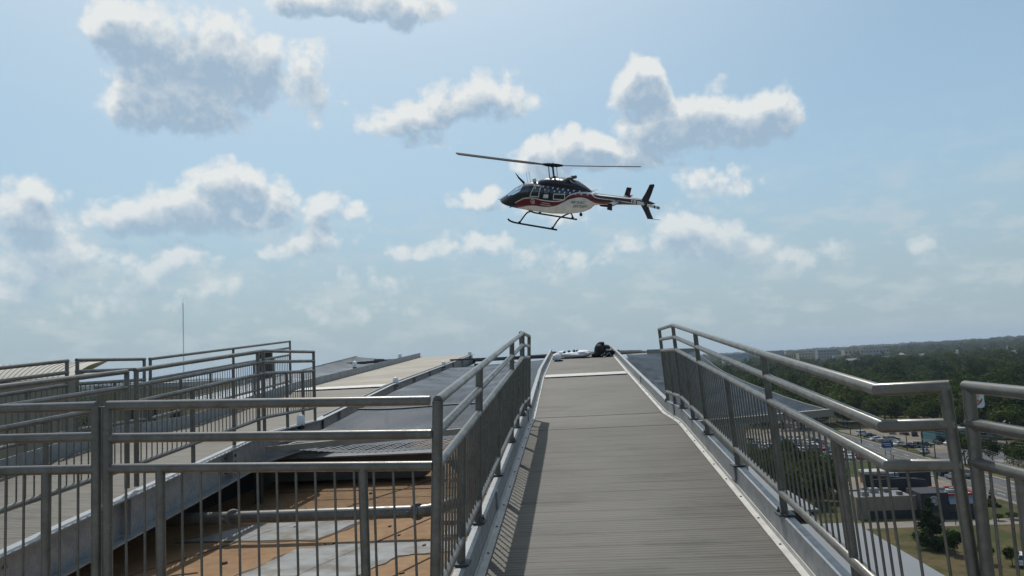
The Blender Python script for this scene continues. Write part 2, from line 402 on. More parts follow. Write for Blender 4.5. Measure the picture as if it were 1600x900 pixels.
# ------------------------------------------------------------------ railings
PR = .025
bt_ = MB(); bt_.lathe([(.012, 0), (.012, .014), (.006, .024), (.005, .036)], 6); BOLT = bt_.mesh('bolt', M['bolt'])
unit_bal = MB(); unit_bal.tube([(0, 0, 0), (0, 0, 1)], .0066, 8, False); UB = unit_bal.mesh('baluster', M['galv'], True)
def frame_mesh(b, name, parent): return b.build(name, M['galv'], parent, True)
def railing(label, base, full, half, lean=0., nb=True, group='galvanised guard rails', hts=(1.10, .943, .775, .15), bot_from=0., bsp=.105, plate=True, end_caps=True, post_r=.025, leg=0., topgap=0., ends='elbow', bal_r=1.):
    """base: polyline (x,y,z) of the feet; full / half: distances along it where posts stand"""
    base = [Vector(p) for p in base]
    seg = [(base[i+1]-base[i]).xy.length for i in range(len(base)-1)]; tot = sum(seg)
    cum_ = [0]+list(np.cumsum(seg))
    def at(d):
        d = min(max(d, 0), tot); i = max(k for k in range(len(seg)) if cum_[k] <= d+1e-9)
        f = (d-cum_[i])/seg[i]; return base[i].lerp(base[i+1], f)
    root = empty('railing', base[0], label, 'railing', group); o0 = base[0]
    def hp(p, h): return p-o0+Vector((lean*h/1.1, 0, h))
    names = ('top_rail', 'middle_rail', 'lower_rail')
    for nm, h in zip(names, hts[:3]):
        b = MB(); b.tube([hp(p, h) for p in base], PR, 12); frame_mesh(b, nm, root)
    b = MB(); b.tube([hp(p, hts[3]) for p in base], PR*1.08, 12); frame_mesh(b, 'bottom_rail', root)
    for d in full:
        p = at(d); b = MB(); b.tube([hp(p, -leg), hp(p, hts[0]-.004)], post_r, 12); po = frame_mesh(b, 'post', root)
        if plate:
            q = MB(); q.box(hp(p, .006), (.11, .13, .012)); pl_ = q.build('base_plate', M['darkmetal'], po)
            for by in (-.048, .048): link('bolt', BOLT, pl_, hp(p, .012)+Vector((-.03 if p.x > 0 else .03, by, 0)))
    for d in half:
        p = at(d); b = MB(); b.tube([hp(p, -leg), hp(p, hts[2])], post_r*.96, 12); po = frame_mesh(b, 'post', root)
        if plate:
            q = MB(); q.box(hp(p, .006), (.11, .13, .012)); q.build('base_plate', M['darkmetal'], po)
    d = bsp; allp = list(full)+list(half); n = int(tot/bsp)
    for i in range(1, n+1):
        d = i*tot/(n+1)
        if min([abs(d-q) for q in allp] or [9]) < .045: continue
        p = at(d); a = hp(p, hts[3]); c = hp(p, hts[2]); L = c-a
        o = link('baluster', UB, root, a); o.scale = (bal_r, bal_r, L.length)
        o.rotation_euler = L.to_track_quat('Z', 'Y').to_euler()
    return root

def base_line(x, ys, zf, dz): return [(x, y, zf(y)+dz) for y in ys]
DZ = .16+.0
railing('long guard rail right of the central ramp, bent out at its near end',
        [(1.60, 3.42, -1.29), (1.358, 3.55, -1.3)]+[(1.358, y, -1.6+y/12) for y in (5.6, 8., 10.56)]+[(1.345, 12.16, -.715)],
        [.02, 2.33, 5.38, 7.28, 8.86], [.95, 3.85, 6.4, 8.05], lean=-.06)
railing('guard rail along the left side of the central ramp with a round corner post',
        [(-.765, y, -1.6+y/12) for y in (3.915, 5.66, 8.7, 10.55)]+[(-.775, 12.16, -.715)],
        [.0, 1.745, 4.77, 6.63, 8.23], [.9, 3.2, 5.7, 7.4], lean=.06, post_r=.0275)
railing('front guard rail panel facing the viewer left of the central ramp',
        [(-.745, 3.915, -1.272), (-2.445, 3.925, -1.222)], [1.70], [.355, 1.415], hts=(1.10, .933, .777, .15), plate=False)
railing('front guard rail panel at the far left edge of the landing',
        [(-2.505, 3.925, -1.222), (-4.4, 3.95, -1.19)], [0.], [.275, 1.3], hts=(1.10, .943, .777, .15), plate=False)
railing('front guard rail panel at the right, its rails running out past the corner',
        [(1.592, 3.40, -1.30), (1.66, 2.9, -1.32), (1.95, 1.4, -1.38)], [.02], [.28, 1.1], hts=(1.106, .955, .80, .15), plate=False)
# left walkway, near (right hand) side
XR = -4.5
def lr(y): return interp(y, [(4.2, -1.21), (5.8, -1.10), (7.65, -1.0), (10.95, -.766), (13.2, -.76)])
railing('lower guard rail panel on the near side of the left ramp', [(XR, y, lr(y)) for y in (4.15, 5.8, 7.55)], [3.40], [.9, 2.2], group='guard rails of the left ramp', plate=False, leg=.05)
railing('upper guard rail panel nearest on the left ramp, level at its end', [(XR, y, lr(y)) for y in (7.7, 10.95, 13.2)], [.02, 3.1, 3.3, 5.48], [1.2, 2.3, 4.2, 4.9], group='guard rails of the left ramp', plate=False, leg=.07)
XF = -6.85
def lf_(y): return interp(y, [(5., -1.11), (8.85, -.87), (10.2, -.78), (12.2, -.765), (18.5, -.335)])
railing('lower guard rail panel on the far side of the left ramp', [(XF, y, lf_(y)) for y in (5.4, 8.85, 10.1)], [4.68], [1.2, 2.9, 3.9], group='guard rails of the left ramp', plate=False, leg=.05)
railing('short level guard rail panel on the far side of the left ramp', [(XF, y, lf_(y)) for y in (10.28, 12.0)], [.02, 1.70], [.9], group='guard rails of the left ramp', plate=False, leg=.05)
railing('rising guard rail panel beyond the left ramp, highest against the sky', [(XF, y, lf_(y)) for y in (12.14, 18.4)], [.02, 3.1, 6.24], [1.0, 2.1, 4.1, 5.2], group='guard rails of the left ramp', plate=False, leg=.05)

# ------------------------------------------------------------------ safety nets
def net(label, surf, nu, nv, wu, wv, sp, frame, cat='safety net', extra=None):
    """surf(u,v)->point, u,v in 0..1 ; wu,wv metres"""
    o0 = surf(0, 0); root = empty('safety_net', o0, label, cat, 'safety nets beside the ramps')
    verts = []; faces = []; r = .0050
    def wire(pts):
        o = len(verts)
        for i, p in enumerate(pts):
            t = (pts[min(i+1, len(pts)-1)]-pts[max(i-1, 0)]).normalized(); n1 = t.cross(Vector((0, 0, 1))).normalized(); n2 = n1.cross(t)
            for a in (0, 2.094, 4.189): verts.append(tuple(p+(n1*math.cos(a)+n2*math.sin(a))*r))
        for i in range(len(pts)-1):
            for j in range(3): faces.append((o+i*3+j, o+i*3+(j+1) % 3, o+i*3+3+(j+1) % 3, o+i*3+3+j))
    c = -wv
    for sgn in (1, -1):
        k = 0
        c = -wv if sgn > 0 else 0.
        end = wu if sgn > 0 else wu+wv
        while c < end:
            # line x = c + sgn*y
            if sgn > 0: y0 = max(0, -c); y1 = min(wv, wu-c)
            else: y0 = max(0, c-wu); y1 = min(wv, c)
            if y1-y0 > .06:
                n = max(2, int((y1-y0)/.22)+1)
                wire([surf((c+sgn*y)/wu, y/wv)-o0 for y in np.linspace(y0, y1, n)])
            c += sp
    me = bpy.data.meshes.new('mesh'); me.from_pydata(verts, [], faces); me.materials.append(M['wire'])
    tag(link('mesh', me, root), kind='stuff')
    for nm, pts, rr, m in frame:
        b = MB()
        pts = [Vector(p)-o0 for p in pts]
        if nm in ('frame_beam', 'edge_beam'):
            a, d = pts[0], pts[1]; t = (d-a).normalized(); sdir = t.cross(Vector((0, 0, 1))).normalized(); ud = sdir.cross(t); q = Matrix((t, sdir, ud)).transposed()
            L = (d-a).length; w = rr*2; th = .008
            for cc, dd in (((0, rr, 0), (L, th, w)), ((0, -rr, 0), (L, th, w)), ((0, 0, rr-.003), (L, w-th, th)), ((0, 0, -rr+.003), (L, w-th, th))):
                b.box((a+d)/2+q @ Vector(cc), dd, mtx=q)
        else: b.tube(pts, rr, 6)
        b.build(nm, m, root)
    return root
def sagz(u, v, s): return -s*(4*u*(1-u))*(.6+.4*math.sin(v*9+u*4))+.003*math.sin(v*47+4*math.sin(u*5))+.0015*math.sin(v*83+u*9)
L00, L10, L01, L11 = Vector((-4.36, 10.85, -.99)), Vector((-.95, 10.85, -.85)), Vector((-4.42, 27.2, .18)), Vector((-.98, 27.2, .15))
def bil(a, b, c, d, u, v): return a.lerp(b, u).lerp(c.lerp(d, u), v)
def prof_l(u, v):
    p = bil(L00, L10, L01, L11, u, v); y = p.y
    t = zl(y)*(1-u)+zm(y)*u
    p.z = t-.13+.02*u+sagz(u, v, .10)-(.05 if v < .02 else 0); return p
net('grey wire net filling the gap between the two ramps', prof_l, 0, 0, 3.45, 16.4, .085,
    [('frame_beam', [(-4.40, 10.8, -1.05), (-.92, 10.8, -.88)], .04, M['tube_tan']),
     ('edge_rope', [prof_l(u, .28)+Vector((0, 0, .02)) for u in np.linspace(0, 1, 9)], .018, M['darkmetal']),
     ('support_rod', [(-4.3, 13.6, -1.1), (-.9, 13.6, -1.0)], .022, M['darkmetal']),
     ('support_rod', [(-4.3, 12.0, -1.15), (-.9, 12.0, -1.05)], .022, M['darkmetal']),
     ('support_rod', [(-4.3, 16.5, -.95), (-.9, 16.5, -.85)], .022, M['darkmetal']),
     ('support_rod', [(-4.3, 19.5, -.75), (-.9, 19.5, -.6)], .022, M['darkmetal']),
     ('edge_beam', [(-4.42, 27.3, .17), (-.98, 27.3, .14)], .03, M['darkmetal'])])
RX = [(10.8, 3.28, -.855), (12.2, 3.3, -.815), (15.4, 3.3, -.66), (18.6, 3.3, -.43), (20.5, 3.3, -.16), (22.4, 3.3, .03)]
def prof_r(u, v):
    y = 10.85+v*11.5
    zr = interp(y, [(a, c) for a, b_, c in RX]); zz = zm(y)-.11 if y < 12 else interp(y, [(12., -.985), (18.6, -.48), (22.4, .06)])
    return Vector((1.40+(3.29-1.40)*u, y, zz*(1-u)+zr*u+sagz(u, v, .05)))
net('grey wire net sloping up on the right of the central ramp', prof_r, 0, 0, 1.9, 11.5, .08,
    [('frame_beam', [(1.36, 10.8, -.965), (3.34, 10.8, -.875)], .045, M['tube_tan']),
     ('edge_rope', [prof_r(1, v) for v in np.linspace(0, 1, 12)], .016, M['darkmetal']),
     ('edge_beam', [(2.0, 22.5, .085), (3.42, 22.5, .055)], .07, M['tube_tan']),
     ('support_rod', [(1.38, 15, -.9), (3.3, 15, -.75)], .022, M['darkmetal'])])
def prof_ll(u, v):
    y = 17.5+v*16.2
    return Vector((-9.6+u*2.35, y, zl(y)-.12+.30*(1-u)*v+sagz(u, v, .05)))
net('grey wire net hung on white braces beyond the left ramp', prof_ll, 0, 0, 2.35, 16.2, .08,
    [('edge_rope', [prof_ll(0, v) for v in np.linspace(0, 1, 12)], .03, M['darkmetal']),
     ('brace', [(-9.62, 26.6, .05), (-10.15, 27.0, -.75)], .03, M['white']),
     ('brace', [(-9.62, 22.2, -.1), (-10.0, 22.5, -.9)], .03, M['white']),
     ('brace', [(-8.2, 22.0, -.2), (-8.5, 22.3, -.9)], .022, M['white']),
     ('edge_beam', [(-9.7, 30.8, .22), (-7.2, 30.8, .30)], .05, M['darkmetal'])])

# ------------------------------------------------------------------ landing pad
pad = empty('landing_pad', (0, 44, .3), 'flat landing pad deck seen edge on at the top of the ramps', 'helipad')
pb = MB(); pb.prism([(-7.0, -9.9), (-4.4, -9.9), (-4.3, -10.2), (-.95, -16.2), (1.5, -16.2), (2.6, -12), (3.2, -6), (5.0, 4), (2, 9), (-12, 9), (-15, 2), (-11, -9)], -.17, -.085)
pb.build('deck', M['deck_conc'], pad)
eb = MB(); eb.box((-5.7, -9.99, -.17), (2.6, .08, .22)); eb.build('edge_beam', M['darkmetal'], pad)
for x, y in ((-3, -6), (1.5, -6), (-10, 0), (0, 4), (-4.6, -8)):
    b = MB(); b.tube([(x, y, -2.3), (x, y, -.3)], .12, 10); b.build('column', M['darkmetal'], pad)

# small things along the pad edge
def box_thing(name, label, cat, c, d, m, rz=0, group=None):
    b = MB(); b.box((0, 0, d[2]/2), d); o = b.build(name, m); o.location = c; o.rotation_euler = (0, 0, rz); tag(o, label, cat, group); return o

# lamps with glass jars
lamp = empty('jar_lamp', (-4.45, 12.34, -.90), 'clear jar lamp on the left ramp curb at the end of its railing', 'lamp', 'jar lamps along the left ramp')
b = MB(); b.lathe([(.055, 0), (.055, .05), (.045, .06)], 14); b.build('base', M['black'], lamp)
b = MB(); b.lathe([(.05, .055), (.062, .08), (.062, .17), (.05, .205), (.02, .222), (.001, .225)], 16); b.build('glass_jar', M['glass_lamp'], lamp, True)
b = MB(); b.tube([(0, 0, .06), (0, 0, .12)], .014, 8); b.build('bulb', M['white'], lamp)
for lab, p in (('clear jar lamp on the right curb of the left ramp just past its seam plate', (-4.47, 19.1, -.47)), ('clear jar lamp midway up the right curb of the left ramp', (-4.47, 26.2, -.10)),
               ('clear jar lamp on the right curb where the left ramp meets the pad', (-4.47, 32.8, .29)), ('clear jar lamp on the left curb of the left ramp beside the braced net', (-6.86, 23.9, .02)),
               ('clear jar lamp on the left curb near the top of the left ramp', (-6.86, 30.2, .30))):
    c = copy_tree(lamp); c.location = p; c['label'] = lab; c.scale = (1.1, 1.1, 1.1)
lamp.scale = (1.05, 1.05, 1.05)

# bundle, bag and packs at the top of the ramp
Yb = 25.; zb = zm(Yb)
bn = empty('stretcher_bundle', (-.05, Yb+.2, zb), 'white wrapped stretcher bundle lying across the top of the ramp', 'stretcher')
def lump(name, m, parent, c, d, seed, n=16, k=.13, rz=0., pw=2.6):
    rs = np.random.default_rng(seed); b = MB(); ph = rs.uniform(0, 6.3, 6)
    vs = []; fs = []; nj = 10
    for i in range(nj+1):
        t = -math.pi/2+math.pi*i/nj
        for j in range(n):
            a = 2*math.pi*j/n
            f = 1+k*(math.sin(3*a+ph[0]+4*t)*.5+math.sin(5*a+ph[1]-3*t)*.35+math.sin(7*t+ph[2]+2*a)*.35)
            pwr = lambda q: math.copysign(abs(q)**(2/pw), q)
            x = d[0]/2*pwr(math.cos(t))*pwr(math.cos(a))*f; y = d[1]/2*pwr(math.cos(t))*pwr(math.sin(a))*f; z = d[2]/2*(1+pwr(math.sin(t))*(1+k*.5*math.sin(4*a+ph[3])))
            vs.append((x, y, z))
    for i in range(nj):
        for j in range(n): fs.append((i*n+j, i*n+(j+1) % n, (i+1)*n+(j+1) % n, (i+1)*n+j))
    b.add(vs, fs); o = b.build(name, m, parent, True); o.location = c; o.rotation_euler = (0, 0, rz); return o
lump('mattress', M['white'], bn, (.02, 0, .02), (.98, .5, .19), 3, 22, .10)
lump('folded_sheet', M['white'], bn, (.26, -.06, .05), (.46, .42, .20), 5, 18, .14)
lump('pillow', M['white'], bn, (-.40, .08, .06), (.30, .34, .20), 8, 14, .18)
for x, z in ((-.33, .18), (-.18, .20), (-.02, .21), (.08, .20)):
    lump('strap', M['bundle_black'], bn, (x, .02, z), (.09, .30, .07), int(50+x*100), 10, .2)
b = MB(); b.box((0, 0, .02), (1.1, .46, .03)); b.build('board', M['bundle_black'], bn)
hb = empty('white_bag', (-.60, 24.0, zm(24.0)), 'round white bag sitting by the left curb at the top of the ramp', 'bag')
lump('sack', M['white'], hb, (0, 0, 0), (.27, .26, .25), 11, 16, .09, 0, 2.1)
for x in (-.02, .10, .15): lump('buckle', M['bundle_black'], hb, (x, -.10, 0), (.08, .08, .045), int(90+x*100), 8, .2)
pk = empty('equipment_packs', (.80, 25.1, zm(25.1)), 'heap of black gear packs against the right curb at the top of the ramp', 'packs')
for c, d, s in (((-.06, .0, .0), (.32, .34, .42), 21), ((.22, -.05, 0), (.36, .32, .24), 22), ((.0, .02, .36), (.22, .2, .12), 23), ((-.20, -.06, 0), (.26, .25, .16), 24), ((.14, .08, .18), (.28, .26, .2), 25)):
    lump('pack', M['bundle_black'], pk, c, d, s, 14, .22)
for i in range(7):
    b = MB(); b.box((-.02+.05*i, -.24, .05+.03*(i % 3)), (.018, .012, .03)); b.build('buckle', M['white'], pk)
sg = empty('edge_light', (1.32, 25.6, .0), 'small black edge light on a stalk right of the gear packs', 'light')
b = MB(); b.tube([(0, 0, -.1), (0, 0, .16)], .012, 8); b.build('stalk', M['black'], sg)
b = MB(); b.box((0, 0, .19), (.13, .08, .06)); b.box((.01, 0, .14), (.07, .06, .05)); b.build('head', M['black'], sg)
ps = empty('floodlight', (-.872, 12.5, -.9), 'black floodlight post behind the far end of the left rail', 'light')
b = MB(); b.tube([(0, 0, 0), (.006, 0, 1.30)], .032, 10); b.build('post', M['black'], ps)
b = MB(); b.lathe([(.033, 1.30), (.038, 1.33), (.03, 1.37), (.01, 1.385)], 10, (.006, 0, 0)); b.build('head', M['black'], ps, True)
ps = empty('control_post', (-12.0, 30.0, -1.9), 'dark post with a control box left of the left ramp', 'post')
b = MB(); b.box((-.35, 0, 1.9), (.10, .10, 1.8)); b.box((-.05, 0, 1.85), (.26, .16, 1.9)); b.build('post', M['black'], ps)
b = MB(); b.box((-.42, -.02, 2.0), (.18, .16, 1.3)); b.build('control_box', M['darkmetal'], ps)
# dark parapet gear along the far side of the roof
for i, (x0, x1, y, z0, z1) in enumerate(((-10.6, -8.6, 31.5, -.2, .08), (-8.9, -7.5, 32.5, -.1, .26), (-12.5, -10.6, 33., -.6, .0))):
    b = MB(); b.box(((x0+x1)/2, y, (z0+z1)/2), (x1-x0, .14, .10)); b.box((x0+.1, y, (z0+z1)/2-.2), (.08, .08, .9)); b.box((x1-.1, y, (z0+z1)/2-.2), (.08, .08, .9))
    o = b.build('pad_edge_frame', M['darkmetal']); tag(o, ('dark steel edge frame nearest the braced net', 'dark steel edge frame behind the braced net', 'dark steel edge frame farthest left behind the railings')[i], 'frame')
box_thing('junction_box', 'dark rusty junction box on the pad edge beyond the braced net', 'box', (-8.0, 31.4, .22), (.36, .25, .16), M['duct'])
box_thing('junction_box', 'small orange and white box on the pad edge right of the floodlight post', 'box', (-.75, 26.9, .2), (.14, .12, .08), mat('orange_box', (.45, .18, .1), .6))

# ------------------------------------------------------------------ roof below
RZ = -1.9
def roof_mat():
    m = bpy.data.materials.new('roof_membrane'); m.use_nodes = True; t = m.node_tree; t.nodes.clear(); N = NT(t)
    out = N.n('ShaderNodeOutputMaterial'); b = N.n('ShaderNodeBsdfPrincipled'); t.links.new(b.outputs[0], out.inputs[0])
    pos = N.n('ShaderNodeNewGeometry').outputs['Position']
    n1 = N.noise(pos, .9, 6, .65); n2 = N.noise(pos, 7, 5, .6)
    c = N.mix(N.ss(n1, .35, .7), (.225, .122, .052), (.285, .178, .088))
    c = N.v('SCALE', c, N.lin(n2, .3, .7, .78, 1.18))
    st = N.ss(N.noise(N.v('MULTIPLY', pos, (.5, 2., 1.)), 1.4, 5, .7), .60, .74)
    c = N.mix(N.m('MULTIPLY', st, .75), c, (.075, .052, .034))
    N.put(b.inputs['Base Color'], c); b.inputs['Roughness'].default_value = .85
    return m
M['roof'] = roof_mat()
M['roof_white'] = mat('roof_patch', (.27, .275, .27), .85, 0, .22, 4, color2=(.17, .155, .13), fac2=(.42, .68), scale2=2.2)
M['seam'] = mat('roof_seam', (.09, .06, .04), .9)
rb = MB(); rb.prism([(-7.6, -8), (1.9, -8), (1.9, 24), (7, 34), (7, 60), (-16, 60), (-16, 24), (-7.6, 24)], RZ-.5, RZ)
roof = tag(rb.build('roof', M['roof']), kind='structure')
for poly in ([(-4.7, 9.0), (-3.05, 8.85), (-2.72, 10.2), (-4.0, 10.2)], [(-3.35, 7.2), (-2.2, 7.1), (-1.9, 8.0), (-1.3, 8.15), (-1.2, 8.55), (-2.6, 8.65), (-3.1, 8.45)], [(-1.65, 8.9), (-1.1, 8.9), (-1.0, 9.5), (-1.5, 9.55)], [(-2.5, 6.4), (-.9, 6.5), (-.9, 7.0), (-2.4, 7.0)]):
    def ragged(pl, j, grow):
        cx = sum(p[0] for p in pl)/len(pl); cy = sum(p[1] for p in pl)/len(pl); out = []
        for k in range(len(pl)):
            p, q = pl[k], pl[(k+1) % len(pl)]
            for t in range(7):
                x, y = p[0]+(q[0]-p[0])*t/7, p[1]+(q[1]-p[1])*t/7; out.append((cx+(x-cx)*grow+random.uniform(-j, j), cy+(y-cy)*grow+random.uniform(-j, j)))
        return out
    b = MB(); b.prism(ragged(poly, .035, 1.05), RZ+.001, RZ+.005); b.build('patch_mastic', M['seam'], roof)
    b = MB(); b.prism(ragged(poly, .025, 1.), RZ+.002, RZ+.010); b.build('roof_patch', M['roof_white'], roof)
for p0, p1 in (((-5, 6.), (-2.2, 14)), ((-4.4, 7.2), (-3.8, 7.6)), ((-3.0, 6.5), (-1.1, 12.6)), ((-1.9, 7), (-1.0, 9.4)), ((-5, 12.4), (-1, 12.2)), ((-6, 16), (-1, 15.6))):
    b = MB(); n = 9; pts = [Vector((p0[0]+(p1[0]-p0[0])*i/n+random.uniform(-.02, .02), p0[1]+(p1[1]-p0[1])*i/n+random.uniform(-.03, .03), RZ+.004)) for i in range(n+1)]
    b.tube(pts, .009, 4); b.build('roof_seam', M['seam'], roof)
for _ in range(26):
    x, y = random.uniform(-4, -1.1), random.uniform(6.8, 14)
    b = MB(); a = random.uniform(0, 3); b.prism([(x+.03*math.cos(a+k*1.3)*random.uniform(.4, 1.2), y+.05*math.sin(a+k*1.3)*random.uniform(.4, 1.2)) for k in range(5)], RZ+.001, RZ+.012+random.random()*.01)
    o = b.build('leaf_litter', M['seam'], roof)
b = MB(); b.prism([(-1.75, 9.5), (-1.2, 9.42), (-1.0, 9.6), (-1.5, 9.72)], RZ+.01, RZ+.05); tag(b.build('roofing_scrap', M['roof_white']), 'loose torn roofing scrap on the tan roof by the corner post', 'scrap')
# walls of our own building
M['wall_tan'] = mat('wall_tan', (.30, .25, .19), .85, 0, .1, 2)
b = MB(); b.prism([(-7.5, -7.9), (1.8, -7.9), (1.8, 24.1), (6.9, 34), (6.9, 59.9), (-15.9, 59.9), (-15.9, 24.1), (-7.5, 24.1)], -32, -2.42); tag(b.build('hospital_building', M['wall_tan']), 'tan hospital block that carries the roof and the ramps', 'building')
# standpipe
sp_ = empty('standpipe', (-4.3, 8.83, -1.61), 'silver standpipe with grooved couplings crossing above the tan roof', 'pipe')
pr = .072
b = MB(); pts = [(-1.2, 0, .0), (2.44, 0, -.0)]; b.tube(pts, pr, 18); b.build('pipe', M['galv'], sp_, True)
b = MB(); b.tube([(2.44, 0, 0), (2.55, .01, .005), (2.66, .05, .02), (2.76, .12, .04), (2.84, .22, .05), (2.95, .5, .06)], pr, 18); b.build('elbow', M['galv'], sp_, True)
for x in (.30, 2.42):
    b = MB(); b.lathe([(pr+.001, -.045), (pr+.022, -.04), (pr+.022, .04), (pr+.001, .045)], 18)
    for sgn in (1, -1): b.box((0, sgn*(pr+.035), 0), (.03, .05, .06)); 
    o = b.build('coupling', M['duct'], sp_, True); o.location = (x, 0, 0); o.rotation_euler = (R(60), R(90), 0)
    q = MB(); q.lathe([(.016, -.05), (.016, .05)], 6); qo = q.build('bolt', M['bolt'], o); qo.location = (0, pr+.035, 0); qo.rotation_euler = (R(90), 0, R(90))
# duct, trough and vent below the net
dt = empty('roof_duct', (-5.2, 13.2, RZ), 'dark grey duct lying on the roof under the net between the ramps', 'duct')
b = MB(); b.prism([(0, .06), (2.55, .06), (2.75, .46), (0, .46)], 0, .5, 'y'); b.build('duct_body', M['duct'], dt)
b = MB(); b.box((1.4, -.01, .475), (2.9, .56, .022)); b.build('lid', M['galv_beam'], dt)
tr = empty('cable_trough', (-2.15, 13.0, RZ), 'black cable trough with white loops under the net', 'trough')
b = MB(); b.prism([(0.1, .1), (1.1, .1), (1.3, .34), (-.1, .34)], 0, .45, 'y'); b.build('tray', M['black'], tr)
for k in range(3):
    b = MB(); b.tube([(.45+.4*math.cos(a)*(.5+.12*k), .0+.05*k, .42+.11*math.sin(a)) for a in np.linspace(.3, 5.3, 14)], .012, 6); b.build('cable', M['white'], tr)
vt = empty('roof_vent', (-4.55, 13.9, RZ), 'squat metal roof vent in the shade of the left ramp', 'vent')
b = MB(); b.box((0, 0, .12), (.34, .34, .24)); b.build('curb', M['duct'], vt); b = MB(); b.lathe([(.12, .24), (.12, .36), (.2, .38), (.17, .46), (.02, .5)], 12); b.build('cap', M['galv'], vt, True)
# legs that carry the ramps
def trestle(x, y, z, label):
    t = empty('ramp_trestle', (x, y, RZ), label, 'trestle', 'steel trestles under the ramps'); h = z-RZ
    for sx in (-.85, .85):
        b = MB(); b.box((sx, 0, h/2), (.10, .10, h)); b.build('leg', M['darkmetal'], t)
    b = MB(); b.box((0, 0, h-.06), (1.95, .12, .11)); b.build('crossbeam', M['darkmetal'], t)
for x, y, z, lab in ((.3, 5.2, -1.50, 'dark trestle under the near end of the central ramp'), (.3, 9.4, -1.14, 'dark trestle under the landing of the central ramp'), (.28, 13.5, -.97, 'dark trestle under the central ramp below the net'), (.2, 19.5, -.50, 'dark trestle under the upper central ramp'),
                     (XL, 6.4, -1.66, 'dark trestle under the near end of the left ramp'), (XL, 11.5, -1.26, 'dark trestle under the landing of the left ramp'), (XL, 19.5, -.78, 'dark trestle under the upper left ramp')):
    trestle(x, y, z, lab)

# ------------------------------------------------------------------ helicopter
HUB = Vector((-.711, 42.014, 10.568))
HM = Matrix(((-.8089, -.5879, -.0039), (.5185, -.7104, -.4759), (.277, -.387, .8795)))
heli = empty('helicopter', HUB, 'navy, red and white medical helicopter with a row of stars hovering over the pad', 'helicopter')
heli.rotation_euler = HM.to_euler()
BODY = [(4.0, -2.40, -2.44, .03), (3.9, -2.31, -2.52, .16), (3.7, -2.20, -2.60, .30), (3.4, -2.02, -2.66, .43), (3.0, -1.76, -2.70, .55), (2.6, -1.48, -2.71, .62), (2.2, -1.28, -2.72, .66), (1.8, -1.13, -2.73, .68),
        (1.3, -1.03, -2.73, .69), (.7, -.97, -2.73, .69), (0, -.96, -2.71, .69), (-.6, -.97, -2.64, .67), (-1.1, -1.0, -2.56, .64), (-1.6, -1.05, -2.47, .59), (-2.0, -1.10, -2.36, .52), (-2.3, -1.17, -2.22, .44), (-2.55, -1.26, -2.02, .35), (-2.75, -1.29, -1.90, .28),
        (-3.3, -1.29, -1.82, .25), (-4.2, -1.28, -1.71, .22), (-5.2, -1.27, -1.60, .18), (-5.8, -1.28, -1.54, .14), (-6.1, -1.35, -1.48, .08), (-6.28, -1.40, -1.44, .02)]
_bx = [b[0] for b in BODY][::-1]
def bsec(x): return [float(np.interp(x, _bx, [b[i] for b in BODY][::-1])) for i in (1, 2, 3)]
BN = 2.7
def surf_y(x, z):
    zt, zb_, w = bsec(x); zc = (zt+zb_)/2; h = (zt-zb_)/2
    q = min(1, abs((z-zc)/h)); return w*(1-q**BN)**(1/BN)
def body_mesh(secs, n, seg=36, top_sharp=1.):
    b = MB(); vs = []
    for x, zt, zb_, w in secs:
        zc, h = (zt+zb_)/2, (zt-zb_)/2
        for j in range(seg):
            t = 2*math.pi*j/seg; c, s_ = math.cos(t), math.sin(t)
            vs.append((x, w*math.copysign(abs(c)**(2/n), c), zc+h*math.copysign(abs(s_)**(2/n), s_)))
    m = len(secs)
    fs = [(i*seg+j, i*seg+(j+1) % seg, (i+1)*seg+(j+1) % seg, (i+1)*seg+j) for i in range(m-1) for j in range(seg)]
    fs += [tuple(range(seg-1, -1, -1)), tuple((m-1)*seg+j for j in range(seg))]
    b.add(vs, fs); return b
def dens(tab, k):
    out = []
    for i in range(len(tab)-1):
        for q in range(k): out.append(tuple(a+(b_-a)*q/k for a, b_ in zip(tab[i], tab[i+1])))
    return out+[tab[-1]]
